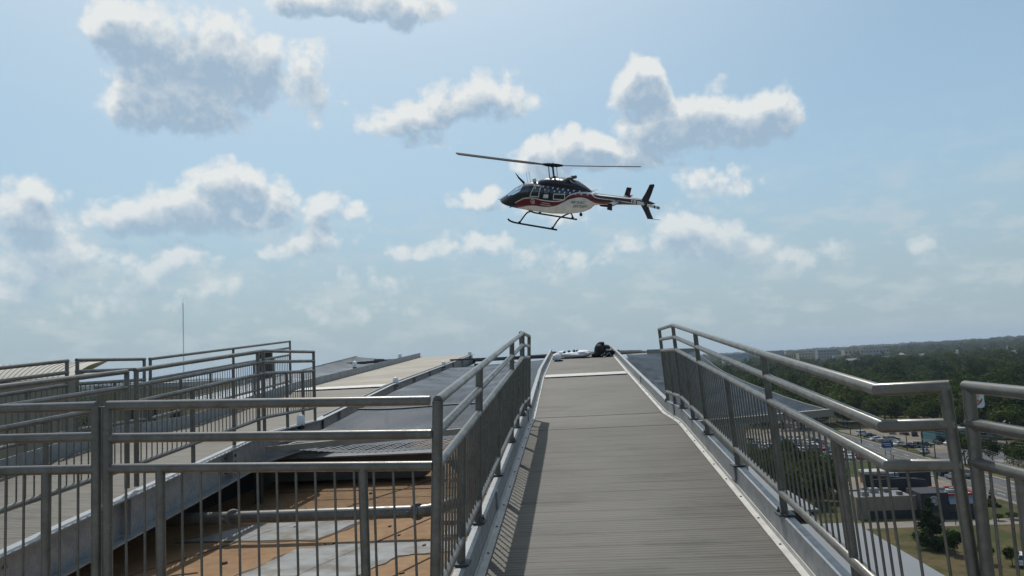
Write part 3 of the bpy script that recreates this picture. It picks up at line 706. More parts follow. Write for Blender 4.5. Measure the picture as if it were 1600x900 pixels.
def livery():
    m = bpy.data.materials.new('helicopter_paint'); m.use_nodes = True; t = m.node_tree; t.nodes.clear(); N = NT(t)
    out = N.n('ShaderNodeOutputMaterial'); b = N.n('ShaderNodeBsdfPrincipled'); t.links.new(b.outputs[0], out.inputs[0])
    o = N.sep(N.n('ShaderNodeTexCoord').outputs['Object']); x, z = o[0], o[2]
    def curve(pts):
        nd = N.n('ShaderNodeFloatCurve'); c = nd.mapping.curves[0]
        pts = sorted(((px+7)/11.5, (pz+3)/2.5) for px, pz in pts)
        c.points[0].location = (0, pts[0][1]); c.points[1].location = (1, pts[-1][1])
        for p in pts: c.points.new(*p)
        nd.mapping.use_clip = False; nd.mapping.update()
        N.put(nd.inputs['Value'], N.m('DIVIDE', N.m('ADD', x, 7.0), 11.5))
        return N.m('SUBTRACT', N.m('MULTIPLY', nd.outputs[0], 2.5), 3.0)
    zu = curve([(2.7, -2.45), (2.3, -2.18), (1.95, -2.0), (1.58, -1.84), (.96, -1.76), (.36, -1.80), (-.43, -1.78), (-1.02, -1.66), (-1.42, -1.36), (-1.99, -1.20), (-2.54, -1.24), (-2.9, -1.40), (-3.9, -1.42), (-4.6, -1.43), (-6, -1.46)])
    zd = curve([(3.0, -2.62), (2.16, -2.50), (1.42, -2.30), (1.0, -2.23), (.2, -2.21), (-.4, -2.09), (-1.11, -1.76), (-1.59, -1.54), (-2.16, -1.45), (-2.7, -1.66), (-2.95, -1.74), (-4.0, -1.67), (-4.9, -1.575), (-6, -1.53)])
    navy = (.008, .014, .032); red = (.15, .008, .018); wht = (.74, .73, .71)
    e = .012
    below_u = N.ss(N.m('SUBTRACT', zu, z), -e, e); stripe = N.ss(N.m('SUBTRACT', zu, z), .05-e, .05+e); below_d = N.ss(N.m('SUBTRACT', zd, z), -e, e)
    c = N.mix(below_u, navy, wht); c = N.mix(stripe, c, red); c = N.mix(below_d, c, wht)
    nose = N.ss(N.m('ADD', x, N.m('MULTIPLY', N.m('ADD', z, 2.3), -.25)), 2.34, 2.38)
    c = N.mix(nose, c, navy)
    dirt = N.lin(N.noise(N.n('ShaderNodeTexCoord').outputs['Object'], 3., 5, .6), .3, .7, .82, 1.08)
    N.put(b.inputs['Base Color'], N.v('SCALE', c, dirt)); b.inputs['Roughness'].default_value = .28; b.inputs['Coat Weight'].default_value = .3
    return m
M['livery'] = livery()
M['navy'] = mat('navy_paint', (.008, .012, .026), .3)
M['hwhite'] = mat('white_decal', (.66, .66, .66), .5)
M['hblack'] = mat('black_decal', (.02, .02, .025), .5)
M['hred'] = mat('red_decal', (.24, .02, .03), .5)
M['glass'] = mat('dark_glass', (.012, .02, .03), .05, 0, spec=.9)
M['windscreen'] = mat('windscreen_glass', (.55, .66, .76), .06, .85, spec=1.)
M['rotor'] = mat('rotor_black', (.008, .008, .009), .6, spec=.25)
fus = body_mesh(dens(BODY, 2), BN).build('fuselage', M['livery'], heli, True)
COWL = [(.95, -.98, -1.2, .20), (.85, -.88, -1.2, .34), (.7, -.80, -1.2, .40), (.2, -.69, -1.2, .43), (-.4, -.66, -1.2, .43), (-1.0, -.68, -1.25, .42), (-1.5, -.76, -1.3, .38), (-1.9, -.92, -1.35, .30), (-2.2, -1.06, -1.4, .22), (-2.5, -1.24, -1.45, .12)]
body_mesh(dens(COWL, 2), 2.6, 28).build('engine_cowling', M['navy'], heli, True)
def patch(name, quad, m, off=.012, nu=10, nv=6, side=1, parent=heli):
    """four (x,z) corners laid on the left flank of the fuselage"""
    a, b_, c, d = [Vector((p[0], p[1])) for p in quad]; vs = []; fs = []
    for i in range(nu+1):
        for j in range(nv+1):
            p = a.lerp(b_, i/nu).lerp(d.lerp(c, i/nu), j/nv); vs.append((p.x, side*(surf_y(p.x, p.y)+off), p.y))
    for i in range(nu):
        for j in range(nv): k = i*(nv+1)+j; fs.append((k, k+1, k+nv+2, k+nv+1))
    b = MB(); b.add(vs, fs); return b.build(name, m, parent, True)
def outline(name, quad, m, w, parent, side=1, off=.02):
    b = MB(); q = [Vector((p[0], p[1])) for p in quad]; pts = []
    for i in range(4):
        for k in range(5):
            p = q[i].lerp(q[(i+1) % 4], k/5); pts.append((p.x, side*(surf_y(p.x, p.y)+off), p.y))
    pts.append(pts[0]); b.tube(pts, w, 6); return b.build(name, m, parent)
for sd_ in (1, -1):
    patch('windscreen', [(2.86, -1.86), (1.86, -1.20), (1.92, -1.50), (2.48, -1.80)], M['windscreen'], side=sd_)
    w = patch('door_window', [(1.80, -1.28), (1.20, -1.16), (1.36, -1.66), (1.88, -1.76)], M['glass'], side=sd_)
    w = patch('door_window', [(.90, -1.13), (.49, -1.10), (.58, -1.64), (1.16, -1.68)], M['glass'], side=sd_); outline('window_frame', [(.92, -1.12), (.48, -1.09), (.57, -1.66), (1.19, -1.69)], M['hwhite'], .022, w, sd_)
    w = patch('cabin_window', [(.24, -1.13), (-.16, -1.11), (-.10, -1.68), (.30, -1.70)], M['glass'], side=sd_); outline('window_frame', [(.24, -1.13), (-.16, -1.11), (-.10, -1.68), (.30, -1.70)], M['navy'], .02, w, sd_)
    w = patch('cabin_window', [(-.48, -1.40), (-1.14, -1.36), (-1.12, -1.62), (-.44, -1.66)], M['glass'], side=sd_); outline('window_frame', [(-.46, -1.39), (-1.16, -1.35), (-1.14, -1.64), (-.42, -1.67)], M['hwhite'], .022, w, sd_)
patch('windscreen', [(3.0, -1.90), (2.2, -1.35), (2.15, -1.42), (2.86, -1.93)], M['windscreen'])
patch('cabin_blind', [(.22, -1.48), (-.10, -1.46), (-.10, -1.66), (.27, -1.68)], M['hwhite'], .018)
# stars
def star_patch(x, z, r):
    b = MB(); vs = [(x, surf_y(x, z)+.016, z)]
    for k in range(10):
        a = math.pi/2+math.pi*k/5; q = r if k % 2 == 0 else r*.42; px, pz = x+q*math.cos(a), z+q*math.sin(a); vs.append((px, surf_y(px, pz)+.016, pz))
    b.add(vs, [(0, 1+k, 1+(k+1) % 10) for k in range(10)]); return b.build('star', M['hwhite'], heli)
for i in range(12):
    t = i/11; x = 1.02-3.62*t; z = -1.09-.07*t
    star_patch(x, z-.0, .072); star_patch(x-.16, z-.13, .072)
# lettering
def text_mesh(s, size, shear=0.):
    cu = bpy.data.curves.new('lettering', 'FONT'); cu.body = s; cu.size = size; cu.shear = shear; cu.resolution_u = 3
    o = bpy.data.objects.new('lettering', cu); col.objects.link(o)
    dg = bpy.context.evaluated_depsgraph_get(); me = bpy.data.meshes.new_from_object(o.evaluated_get(dg)); bpy.data.objects.remove(o); bpy.data.curves.remove(cu)
    return me
def flank_text(s, x0, z0, size, m, shear=.15, wide=1., slope=0., parent=heli):
    me = text_mesh(s, size, shear)
    bm = bmesh.new(); bm.from_mesh(me); bmesh.ops.triangulate(bm, faces=bm.faces)
    bmesh.ops.subdivide_edges(bm, edges=bm.edges, cuts=1); bm.to_mesh(me); bm.free()
    for v in me.vertices:
        x = x0-v.co.x*wide; z = z0+v.co.y+slope*v.co.x; v.co = (x, surf_y(x, z)+.014, z)
    me.materials.clear(); me.materials.append(m); return link('lettering', me, parent)
flank_text('AIR EVAC', -1.52, -1.80, .23, M['hblack'], .2, .80)
flank_text('LIFETEAM', -1.62, -2.02, .23, M['hblack'], .2, .78)
flank_text('N424AE', -2.88, -1.60, .20, M['hblack'], .1, 1.25, .012)
# round badge and script on the red band
b = MB(); k = 24
for r0, r1, mm in ((.115, .145, 0),):
    vs = []
    for r in (r0, r1):
        for j in range(k):
            a = 2*math.pi*j/k; px, pz = 1.02+r*math.cos(a), -1.98+r*math.sin(a); vs.append((px, surf_y(px, pz)+.016, pz))
    b.add(vs, [(j, (j+1) % k, k+(j+1) % k, k+j) for j in range(k)])
bd = b.build('badge', M['hwhite'], heli); 
b = MB()
for dx_, dz_, w_, h_ in ((-.03, .0, .05, .13), (.03, -.03, .05, .07)):
    vs = [(1.02+dx_+a*w_/2, surf_y(1.02+dx_, -1.98)+.018, -1.98+dz_+c*h_/2) for a, c in ((-1, -1), (1, -1), (1, 1), (-1, 1))]; b.add(vs, [(0, 1, 2, 3)])
b.build('badge_mark', M['hwhite'], bd)
for zz, xx, n in ((-1.98, .42, 7), (-2.09, .52, 9)):
    b = MB(); pts = [(xx-.045*i, surf_y(xx-.045*i, zz)+.018, zz+(.028 if i % 2 else -.018)) for i in range(n*2)]
    b.tube(pts, .011, 4); b.build('script_line', M['hwhite'], heli)
# belly light, chin wire cutter, nose pitot
b = MB(); b.lathe([(.002, -.12), (.09, -.09), (.10, 0)], 12, (3.25, .0, -2.62)); b.build('landing_light', M['windscreen'], heli, True)
b = MB(); b.tube([(3.1, 0, -2.68), (3.35, 0, -2.86)], [.05, .012], 6); b.build('wire_cutter', M['rotor'], heli)
b = MB(); b.tube([(2.1, 0, -1.22), (2.45, 0, -.95), (2.68, 0, -.68)], [.07, .05, .015], 8); b.build('wire_cutter', M['rotor'], heli)
b = MB(); b.tube([(3.98, 0, -2.42), (4.2, 0, -2.42)], .014, 6); b.build('pitot_tube', M['rotor'], heli)
for x in (1.55, 1.75):
    b = MB(); b.tube([(x, .1, -1.1), (x+.06, .1, -.48-.14*(x-1.5))], .008, 5); b.build('antenna', M['rotor'], heli)
b = MB(); b.lathe([(.10, 0), (.10, .14), (.06, .2), (.01, .21)], 12, (1.25, .12, -1.02)); b.build('strobe', M['hwhite'], heli, True)
b = MB(); b.tube([(-2.45, .1, -1.25), (-2.95, .1, -1.0)], .008, 5); b.build('antenna', M['rotor'], heli)
b = MB(); b.lathe([(.004, -.22), (.07, -.19), (.085, -.12), (.07, -.05), (.03, 0)], 12, (-1.85, .2, -2.4)); b.build('beacon', M['rotor'], heli, True)
for y in (.17, -.17):
    b = MB(); b.tube([(-.95, y, -.78), (-1.15, y, -.60), (-1.40, y, -.55)], [.11, .10, .09], 10); b.build('exhaust', M['darkmetal'], heli, True)
b = MB(); b.prism([(-2.95, -1.8), (-3.55, -1.74), (-3.5, -1.92), (-3.05, -1.94)], -.09, .09, 'y'); b.build('antenna_pod', M['rotor'], heli)
# tail surfaces
def blade_prism(name, poly, th, y0, m, axis_y=True, lean=0.):
    b = MB(); n = len(poly)
    vs = [(p[0], y0-th/2+lean*(p[1]+1.4), p[1]) for p in poly]+[(p[0], y0+th/2+lean*(p[1]+1.4), p[1]) for p in poly]
    b.add(vs, [tuple(range(n)), tuple(range(2*n-1, n-1, -1))]+[(i, (i+1) % n, n+(i+1) % n, n+i) for i in range(n)]); return b.build(name, m, heli)
blade_prism('tail_fin', [(-5.50, -1.34), (-5.78, -.9), (-6.02, -.44), (-6.22, -.40), (-6.26, -.48), (-6.10, -.9), (-5.90, -1.36)], .07, 0, M['navy'])
blade_prism('tail_fin', [(-5.46, -1.54), (-5.68, -1.9), (-5.86, -2.27), (-6.16, -2.25), (-6.0, -1.9), (-5.86, -1.52)], .07, 0, M['navy'])
b = MB(); b.tube([(-6.0, 0, -2.26), (-6.6, .05, -2.22)], .012, 5); b.build('tail_skid', M['rotor'], heli)
b = MB(); b.prism([(-4.05, -.97), (-4.05, .97), (-4.42, .97), (-4.42, -.97)], -1.50, -1.455); b.build('stabiliser', M['navy'], heli)
for y in (.97, -.97):
    f_ = blade_prism('stabiliser_fin', [(-3.86, -1.66), (-4.08, -1.06), (-4.36, -1.06), (-4.18, -1.68)] if y < 0 else [(-4.05, -1.72), (-4.12, -1.36), (-4.36, -1.36), (-4.34, -1.74)], .04, y, M['navy'])
    if y < 0:
        b = MB(); b.prism([(-4.05, -1.58), (-4.16, -1.22), (-4.27, -1.3), (-4.2, -1.55)], y+.021, y+.027, 'y'); b.build('fin_emblem', M['hred'], f_)
# tail rotor on the left
b = MB(); b.tube([(-5.95, 0, -1.42), (-5.95, .34, -1.42)], .06, 10); b.build('tail_rotor_mast', M['rotor'], heli)
for s_ in (1, -1):
    b = MB(); b.box((s_*.46, 0, 0), (.72, .02, .15), mi=0); 
    for q in ((.52, .1), (.72, .1)): b.box((s_*q[0]*1., 0, 0), (.07, .022, .152), mi=1)
    o = b.build('tail_rotor_blade', [M['hwhite'], M['hblack']], heli); o.location = (-5.95, .36, -1.40); o.rotation_euler = (0, R(-6) if s_ < 0 else R(-6), 0)
# mast and main rotor
b = MB(); b.tube([(-.05, 0, -.75), (0, 0, .05)], .055, 12); b.build('rotor_mast', M['darkmetal'], heli, True)
for y, x in ((.2, .12), (-.2, -.12), (.06, .2)):
    b = MB(); b.tube([(x, y, -.72), (x*1.1, y*1.0, -.02)], .018, 6); b.build('pitch_link', M['darkmetal'], heli)
b = MB(); b.lathe([(.30, -.82), (.26, -.70), (.14, -.64), (.06, -.6)], 16, (-.02, 0, 0)); b.build('swashplate', M['rotor'], heli, True)
D1 = Vector((.45, .85, .27)).normalized(); D2 = Vector((-.46, -.86, -.20)).normalized()
b = MB(); b.tube([D2*.62, D2*.3, D1*.3, D1*.62], [.05, .10, .10, .05], 10); b.lathe([(.12, -.08), (.15, 0), (.10, .10), (.04, .13)], 12); b.build('rotor_hub', M['rotor'], heli, True)
for d_, pitch in ((D1, R(15)), (D2, R(4))):
    upv = (Vector((0, 0, 1))-d_*d_.z).normalized(); ch = d_.cross(upv)
    ch2 = ch*math.cos(pitch)+upv*math.sin(pitch); up2 = d_.cross(ch2)*-1
    b = MB(); vs = []; fs = []
    prof = [(-.165, 0), (-.10, .018), (.05, .024), (.14, .016), (.165, 0), (.14, -.014), (.05, -.016), (-.10, -.008)]
    st = [(.55, .5), (.9, .8), (1.3, 1.), (3., 1.), (5.2, 1.), (5.55, .98), (5.64, .55)]
    for r_, k_ in st:
        droop = upv*(.012*r_*r_*.18)
        for c_, h_ in prof: vs.append(d_*r_+ch2*c_*k_+up2*h_+droop)
    n = len(prof)
    for i in range(len(st)-1):
        for j in range(n): fs.append((i*n+j, i*n+(j+1) % n, (i+1)*n+(j+1) % n, (i+1)*n+j))
    fs += [tuple(range(n-1, -1, -1)), tuple((len(st)-1)*n+j for j in range(n))]
    b.add(vs, fs); b.build('rotor_blade', M['rotor'], heli, True)
# landing gear
for y in (.97, -.97):
    b = MB(); b.tube([(2.72, y, -3.16), (2.58, y, -3.25), (2.3, y, -3.30), (1.8, y, -3.31), (-.3, y, -3.31), (-.72, y, -3.31)], .052, 10); sk = b.build('landing_skid', M['rotor'], heli, True)
    for x in (1.88, -.44):
        b = MB(); b.lathe([(.07, -.05), (.075, .05), (.05, .09)], 8, (x, y, -3.27)); b.build('skid_saddle', M['rotor'], sk)
for x0, x1 in ((1.62, 1.88), (-.66, -.44)):
    b = MB(); pts = []
    for y in (-.97, -.93, -.82, -.66, -.5, 0, .5, .66, .82, .93, .97):
        q = abs(y)/.97; pts.append((x0+(x1-x0)*q**3, y, -2.74-.02-.50*max(0, (q-.42)/.58)**1.7))
    b.tube(pts, .042, 8); b.build('cross_tube', M['rotor'], heli, True)

# ------------------------------------------------------------------ ground and streets
GZ = -32.0
def gz(x, y):
    d = math.hypot(x, y); k = min(1, max(0, (d-1500)/2500)); k = k*k*(3-2*k)
    e = min(1, max(0, (math.atan2(x, max(y, 1))-.25)/.3)) if y > 0 else 0
    u = min(1, max(0, (d-600)/900))
    return GZ+k*24*e+u*4.5*(math.sin(x/310+1.)*math.sin(y/430+.4)+.6*math.sin(x/140+2)*math.cos(y/190))
def ground_mat():
    m = bpy.data.materials.new('ground_grass'); m.use_nodes = True; t = m.node_tree; t.nodes.clear(); N = NT(t)
    out = N.n('ShaderNodeOutputMaterial'); b = N.n('ShaderNodeBsdfPrincipled'); t.links.new(b.outputs[0], out.inputs[0])
    pos = N.n('ShaderNodeNewGeometry').outputs['Position']
    n1 = N.noise(pos, .035, 6, .65); n2 = N.noise(pos, .35, 5, .65)
    c = N.mix(N.ss(n1, .4, .65), (.050, .062, .022), (.115, .095, .048)); c = N.v('SCALE', c, N.lin(n2, .3, .7, .65, 1.25))
    N.put(b.inputs['Base Color'], c); b.inputs['Roughness'].default_value = .95; b.inputs['Specular IOR Level'].default_value = .1
    return m
M['ground'] = ground_mat()
vs = []; fs = []
rings = [0, 60, 150, 300, 500]+list(range(600, 3000, 75))+list(range(3000, 6000, 150))+[6500, 7200, 8000, 10000, 12000, 18000]; NS = 240
for r in rings:
    for j in range(NS):
        a = 2*math.pi*j/NS; x, y = r*math.sin(a), r*math.cos(a); vs.append((x, y, gz(x, y)))
for i in range(len(rings)-1):
    for j in range(NS): fs.append((i*NS+j, i*NS+(j+1) % NS, (i+1)*NS+(j+1) % NS, (i+1)*NS+j))
b = MB(); b.add(vs, fs); tag(b.build('ground', M['ground']), kind='structure')
M['asphalt'] = mat('asphalt', (.085, .085, .088), .9, 0, .18, .5, coord='World', color2=(.065, .065, .066), scale2=.12)
M['lot'] = mat('lot_concrete', (.185, .153, .113), .9, 0, .16, .4, coord='World', color2=(.135, .112, .084), scale2=.08)
M['walk'] = mat('pavement_concrete', (.20, .175, .145), .9, 0, .12, .6, coord='World')
M['line_w'] = mat('white_marking', (.6, .6, .58), .8); M['line_y'] = mat('yellow_marking', (.42, .30, .09), .8)
M['lawn'] = mat('lawn_grass', (.052, .058, .020), .95, 0, .25, 1.2, coord='World', color2=(.10, .076, .038), fac2=(.42, .62), scale2=.11, spec=.1)
M['verge'] = mat('verge_grass', (.045, .055, .018), .95, 0, .3, 1.5, coord='World', color2=(.085, .07, .036), scale2=.3, spec=.1)
def sheet(name, poly, z, m, th=.0, kind='structure'):
    b = MB(); b.prism(poly, GZ-.5, GZ+z); return tag(b.build(name, m), kind=kind)
def rect(x0, y0, x1, y1): return [(x0, y0), (x1, y0), (x1, y1), (x0, y1)]
sheet('road', rect(83.2, 60, 94.0, 420), .02, M['asphalt'])
def marks(name, rects, m):
    b = MB()
    for r_ in rects: b.box(((r_[0]+r_[2])/2, (r_[1]+r_[3])/2, GZ+.026), (r_[2]-r_[0], r_[3]-r_[1], .006))
    return tag(b.build(name, m), kind='stuff')
marks('yellow_lane_lines', [(89.55, 60, 89.70, 420), (87.25, 60, 87.40, 420)], M['line_y'])
marks('white_lane_dashes', [(x, y, x+.14, y+3.2) for x in (85.2, 91.8) for y in np.arange(62, 418, 9.)], M['line_w'])
for x0, x1, nm in ((82.2, 83.2, 'kerb'), (94.0, 94.9, 'kerb')): sheet(nm, rect(x0, 60, x1, 420), .14, M['walk'])
sheet('verge', rect(94.9, 212, 96.4, 300), .16, M['verge']); sheet('verge', rect(80.6, 196, 82.2, 300), .16, M['verge'])
sheet('verge', [(94.9, 232), (99.0, 236), (98.6, 258), (94.9, 262)], .19, M['verge'])
sheet('parking_lot', [(96.4, 236), (130, 236), (132, 306), (96.4, 311)], .05, M['lot'])
sheet('parking_lot', rect(97, 219, 126, 236), .08, M['asphalt'])
sheet('driveway', rect(94.9, 213.5, 112, 219), .10, M['walk'])
sheet('parking_lot', rect(46, 226, 80.6, 285), .05, M['asphalt'])
sheet('parking_lot', rect(58, 158, 82.2, 200), .04, M['lot'])
sheet('parking_lot', rect(30, 286, 82, 330), .05, M['lot'])
sheet('driveway', [(46, 143.9), (75, 143.9), (75, 148.6), (46, 148.6)], .07, M['walk'])
sheet('lawn', [(44, 108), (80, 108), (80, 143.8), (44, 143.8)], .06, M['lawn'])
sheet('lawn', [(70.5, 149), (82, 149), (82, 166), (70.5, 166)], .08, M['verge'])
sheet('footpath', [(69, 143.9), (82.2, 150), (82.2, 152), (69, 146)], .10, M['walk'])
sheet('driveway', [(56, 100), (82, 100), (82, 119), (61, 119)], .09, M['lot'])

# lower wings of the hospital
M['wing_roof'] = mat('wing_roof', (.185, .195, .205), .6, .1, .05, .4, coord='World')
def wing(label, x0, x1, y0, y1, z):
    r = empty('hospital_wing', ((x0+x1)/2, (y0+y1)/2, GZ), label, 'building', 'lower wings beside the ramps')
    w, d, h = x1-x0, y1-y0, z-GZ
    b = MB(); b.box((0, 0, (h-.5)/2), (w-.6, d-.6, h-.5)); b.build('wall', M['wall_tan'], r)
    b = MB(); b.box((0, 0, h-.06), (w, d, .12)); b.build('roof', M['wing_roof'], r)
    b = MB(); b.box((0, 0, h-.37), (w-.2, d-.2, .48)); b.build('fascia', M['black'], r)
wing('lower wing with a smooth pale grey roof nearest below the right railing', 2.2, 12.1, 12, 37.4, -8.0)
wing('lower wing with a smooth grey roof behind a black eave gap', 6.6, 11.2, 39.6, 60, -7.8)

# ------------------------------------------------------------------ cars
PAINT = {'white': (.62, .62, .62), 'silver': (.34, .35, .36), 'black': (.012, .012, .014), 'dark blue': (.015, .028, .07), 'grey': (.12, .125, .13), 'maroon': (.09, .012, .016), 'teal': (.03, .10, .11), 'light blue': (.20, .30, .38), 'red': (.30, .02, .02), 'tan': (.28, .22, .15)}
PM = {k: mat(k.replace(' ', '_')+'_car_paint', v, .25, .1 if k in ('white', 'black') else .35) for k, v in PAINT.items()}
M['tyre'] = mat('tyre_rubber', (.015, .015, .015), .8); M['rim'] = mat('wheel_rim', (.35, .35, .36), .35, .6)
M['carglass'] = mat('car_glass', (.012, .016, .02), .06, 0, spec=.8); M['hlamp'] = mat('car_lamp', (.55, .55, .52), .15); M['tlamp'] = mat('tail_lamp', (.25, .01, .01), .3)
SHAPES = {'sedan': dict(L=4.7, W=1.8, low=[(-2.35, .35), (-2.35, .78), (-2.2, .92), (-1.3, .98), (1.0, .96), (2.1, .80), (2.33, .62), (2.35, .35)], cab=[(-1.75, .95), (-1.05, 1.42), (.25, 1.44), (1.05, .93)], wz=.32),
          'suv': dict(L=4.8, W=1.9, low=[(-2.4, .42), (-2.4, .95), (-2.3, 1.08), (1.0, 1.08), (2.2, .98), (2.38, .75), (2.4, .42)], cab=[(-2.28, 1.05), (-2.05, 1.68), (.2, 1.72), (1.05, 1.05)], wz=.36),
          'pickup': dict(L=5.6, W=1.95, low=[(-2.8, .48), (-2.8, 1.05), (-.5, 1.07), (1.3, 1.07), (2.6, 1.0), (2.8, .78), (2.8, .48)], cab=[(-.75, 1.04), (-.6, 1.72), (.75, 1.74), (1.5, 1.04)], wz=.38)}
CAR_MESH = {}
def car_meshes(kind):
    if kind in CAR_MESH: return CAR_MESH[kind]
    s = SHAPES[kind]; W2 = s['W']/2; out = {}
    b = MB(); n = len(s['low'])
    vs = []
    for y, k in ((-W2, .0), (-W2*.985, .0), (W2*.985, 0), (W2, 0)):
        edge = abs(y) == W2
        for p in s['low']: vs.append((p[0]*(.985 if edge else 1), y, p[1]*(.96 if edge and p[1] > .6 else 1)))
    fs = [tuple(range(n-1, -1, -1)), tuple(3*n+i for i in range(n))]
    for q in range(3): fs += [(q*n+i, q*n+(i+1) % n, (q+1)*n+(i+1) % n, (q+1)*n+i) for i in range(n)]
    b.add(vs, fs)
    c = s['cab']; wt_, wb = W2*.74, W2*.93
    # roof panel and pillars
    b.add([(c[1][0], -wt_, c[1][1]), (c[2][0], -wt_, c[2][1]), (c[2][0], wt_, c[2][1]), (c[1][0], wt_, c[1][1]), (c[1][0], -wt_, c[1][1]+.05), (c[2][0]-.1, -wt_*.95, c[2][1]+.05), (c[2][0]-.1, wt_*.95, c[2][1]+.05), (c[1][0], wt_, c[1][1]+.05)], [(0, 3, 2, 1), (4, 5, 6, 7), (0, 1, 5, 4), (1, 2, 6, 5), (2, 3, 7, 6), (3, 0, 4, 7)])
    for a, d in ((0, 1), (3, 2)):
        for sg_ in (-1, 1): b.tube([(c[a][0], sg_*wb, c[a][1]), (c[d][0], sg_*wt_, c[d][1])], .045, 4)
    mx = (c[1][0]+c[2][0])/2
    for sg_ in (-1, 1): b.tube([(mx, sg_*wb, c[0][1]), (mx, sg_*wt_, c[1][1])], .045, 4)
    out['body'] = b
    g = MB(); e = .99
    g.add([(c[0][0], -wb*e, c[0][1]), (c[1][0], -wt_*e, c[1][1]), (c[2][0], -wt_*e, c[2][1]), (c[3][0], -wb*e, c[3][1]), (c[0][0], wb*e, c[0][1]), (c[1][0], wt_*e, c[1][1]), (c[2][0], wt_*e, c[2][1]), (c[3][0], wb*e, c[3][1])],
          [(0, 1, 2, 3), (7, 6, 5, 4), (0, 4, 5, 1), (2, 6, 7, 3), (1, 5, 6, 2), (0, 3, 7, 4)])
    out['window'] = g.mesh('window', M['carglass'])
    w = MB(); r = s['wz']
    for i_, (rr, mi) in enumerate(((r, 0),)):
        w.lathe([(r*.6, -.11), (r, -.10), (r, .10), (r*.6, .11)], 14, mi=0); w.lathe([(r*.58, -.115), (r*.58, .115)], 10, mi=1)
    out['wheel'] = w.mesh('wheel', [M['tyre'], M['rim']], True)
    h = MB(); h.box((0, 0, 0), (.06, .36, .13)); out['lamp'] = h.mesh('headlight', M['hlamp']); out['tl'] = h.mesh('tail_light', M['tlamp'])
    CAR_MESH[kind] = out; return out
BODY_MESH = {}
def car(kind, colr, x, y, rz, label, group):
    me = car_meshes(kind); s = SHAPES[kind]
    if (kind, colr) not in BODY_MESH: BODY_MESH[(kind, colr)] = me['body'].mesh('body', PM[colr])
    r = empty('car' if kind != 'pickup' else 'pickup_truck', (x, y, GZ+.06), label, 'car' if kind != 'pickup' else 'truck', group, rz=rz)
    link('body', BODY_MESH[(kind, colr)], r); link('window', me['window'], r)
    wx = s['L']*.31
    for a in (-wx, wx):
        for b_ in (-1, 1): link('wheel', me['wheel'], r, (a, b_*(s['W']/2-.10), s['wz']), (R(90), 0, 0))
    for b_ in (-1, 1):
        link('headlight', me['lamp'], r, (s['L']/2-.03, b_*(s['W']/2-.25), .68)); link('tail_light', me['tl'], r, (-s['L']/2+.03, b_*(s['W']/2-.25), .80))
    return r
H = math.pi/2
GA = 'cars parked in the lot across the road'; GB = 'cars on the road'; GC = 'cars packed in the lot behind the dark trees'; GD = 'cars in the lot by the restaurant'
for k, c_, x, y, rz, lab in (('suv', 'white', 99.2, 289, .2, 'white suv parked at the far corner of the tan lot'), ('sedan', 'dark blue', 99.0, 282.5, .3, 'dark blue car parked nose to the verge at the far corner of the tan lot'), ('sedan', 'white', 97.6, 271.5, .1, 'white sedan parked beside the verge at the middle of the tan lot'),
      ('pickup', 'silver', 99.3, 268.5, .1, 'silver pickup parked between a white sedan and a black car'), ('sedan', 'black', 101.6, 269.5, .2, 'black sedan parked next to the silver pickup'), ('suv', 'grey', 109.5, 290, 1.2, 'grey suv at the end of the back row of the tan lot'),
      ('suv', 'silver', 112.3, 288.5, 1.2, 'silver suv in the back row of the tan lot'), ('sedan', 'maroon', 112.4, 285.5, 1.2, 'maroon car in the back row of the tan lot'), ('suv', 'black', 113.4, 281, 1.2, 'black suv in the back row of the tan lot'), ('suv', 'dark blue', 114.6, 276.5, 1.2, 'dark blue suv in the back row of the tan lot by the rail bend'),
      ('sedan', 'white', 98.4, 255.8, .5, 'white sedan in front of the near row of the tan lot'), ('sedan', 'silver', 99.2, 259.5, .5, 'silver sedan just behind the white one in the near row'), ('sedan', 'black', 99.6, 251.6, .4, 'black sedan in the near row of the tan lot'), ('pickup', 'dark blue', 101.4, 250.2, .3, 'dark blue pickup in the near row of the tan lot'),
      ('suv', 'teal', 103.6, 250., .3, 'dark teal suv in the near row of the tan lot'), ('sedan', 'silver', 97.8, 236.8, .9, 'silver car parked alone by the grass island'), ('suv', 'black', 111, 256.6, .6, 'black suv parked in front of the teal shop'), ('sedan', 'white', 112.6, 253.4, .6, 'white sedan parked in front of the teal shop'),
      ('sedan', 'grey', 114.4, 251.4, .7, 'grey car parked beside the white one by the teal shop'), ('suv', 'white', 119, 268, .4, 'white suv parked beside the teal shop wall'), ('suv', 'silver', 122.5, 271, .4, 'silver suv at the far side of the teal shop')):
    car(k, c_, x, y, rz, lab, GA)
for k, c_, x, y, rz, lab in (('suv', 'dark blue', 85.2, 198.4, H, 'dark blue suv driving behind another car in the near lane'), ('sedan', 'silver', 85.0, 191.6, H, 'silver car driving in the near lane beside the utility pole'), ('sedan', 'black', 88.6, 199.2, -H, 'black sedan ahead in the middle lane of the road'), ('suv', 'grey', 88.7, 193.4, -H, 'dark grey suv in the middle lane of the road')):
    car(k, c_, x, y, rz, lab, GB)
car('suv', 'light blue', 72.9, 193.2, .25, 'light blue suv parked in the lot behind the restaurant', GD)
car('sedan', 'black', 66.5, 181.5, .2, 'black car parked against the restaurant back wall', GD)
car('suv', 'white', 61.2, 118.6, 1.1, 'white suv at the bottom edge of the lawn', GD)
cc = ['white', 'silver', 'white', 'grey', 'black', 'white', 'red', 'silver', 'dark blue', 'white', 'tan']
i = 0
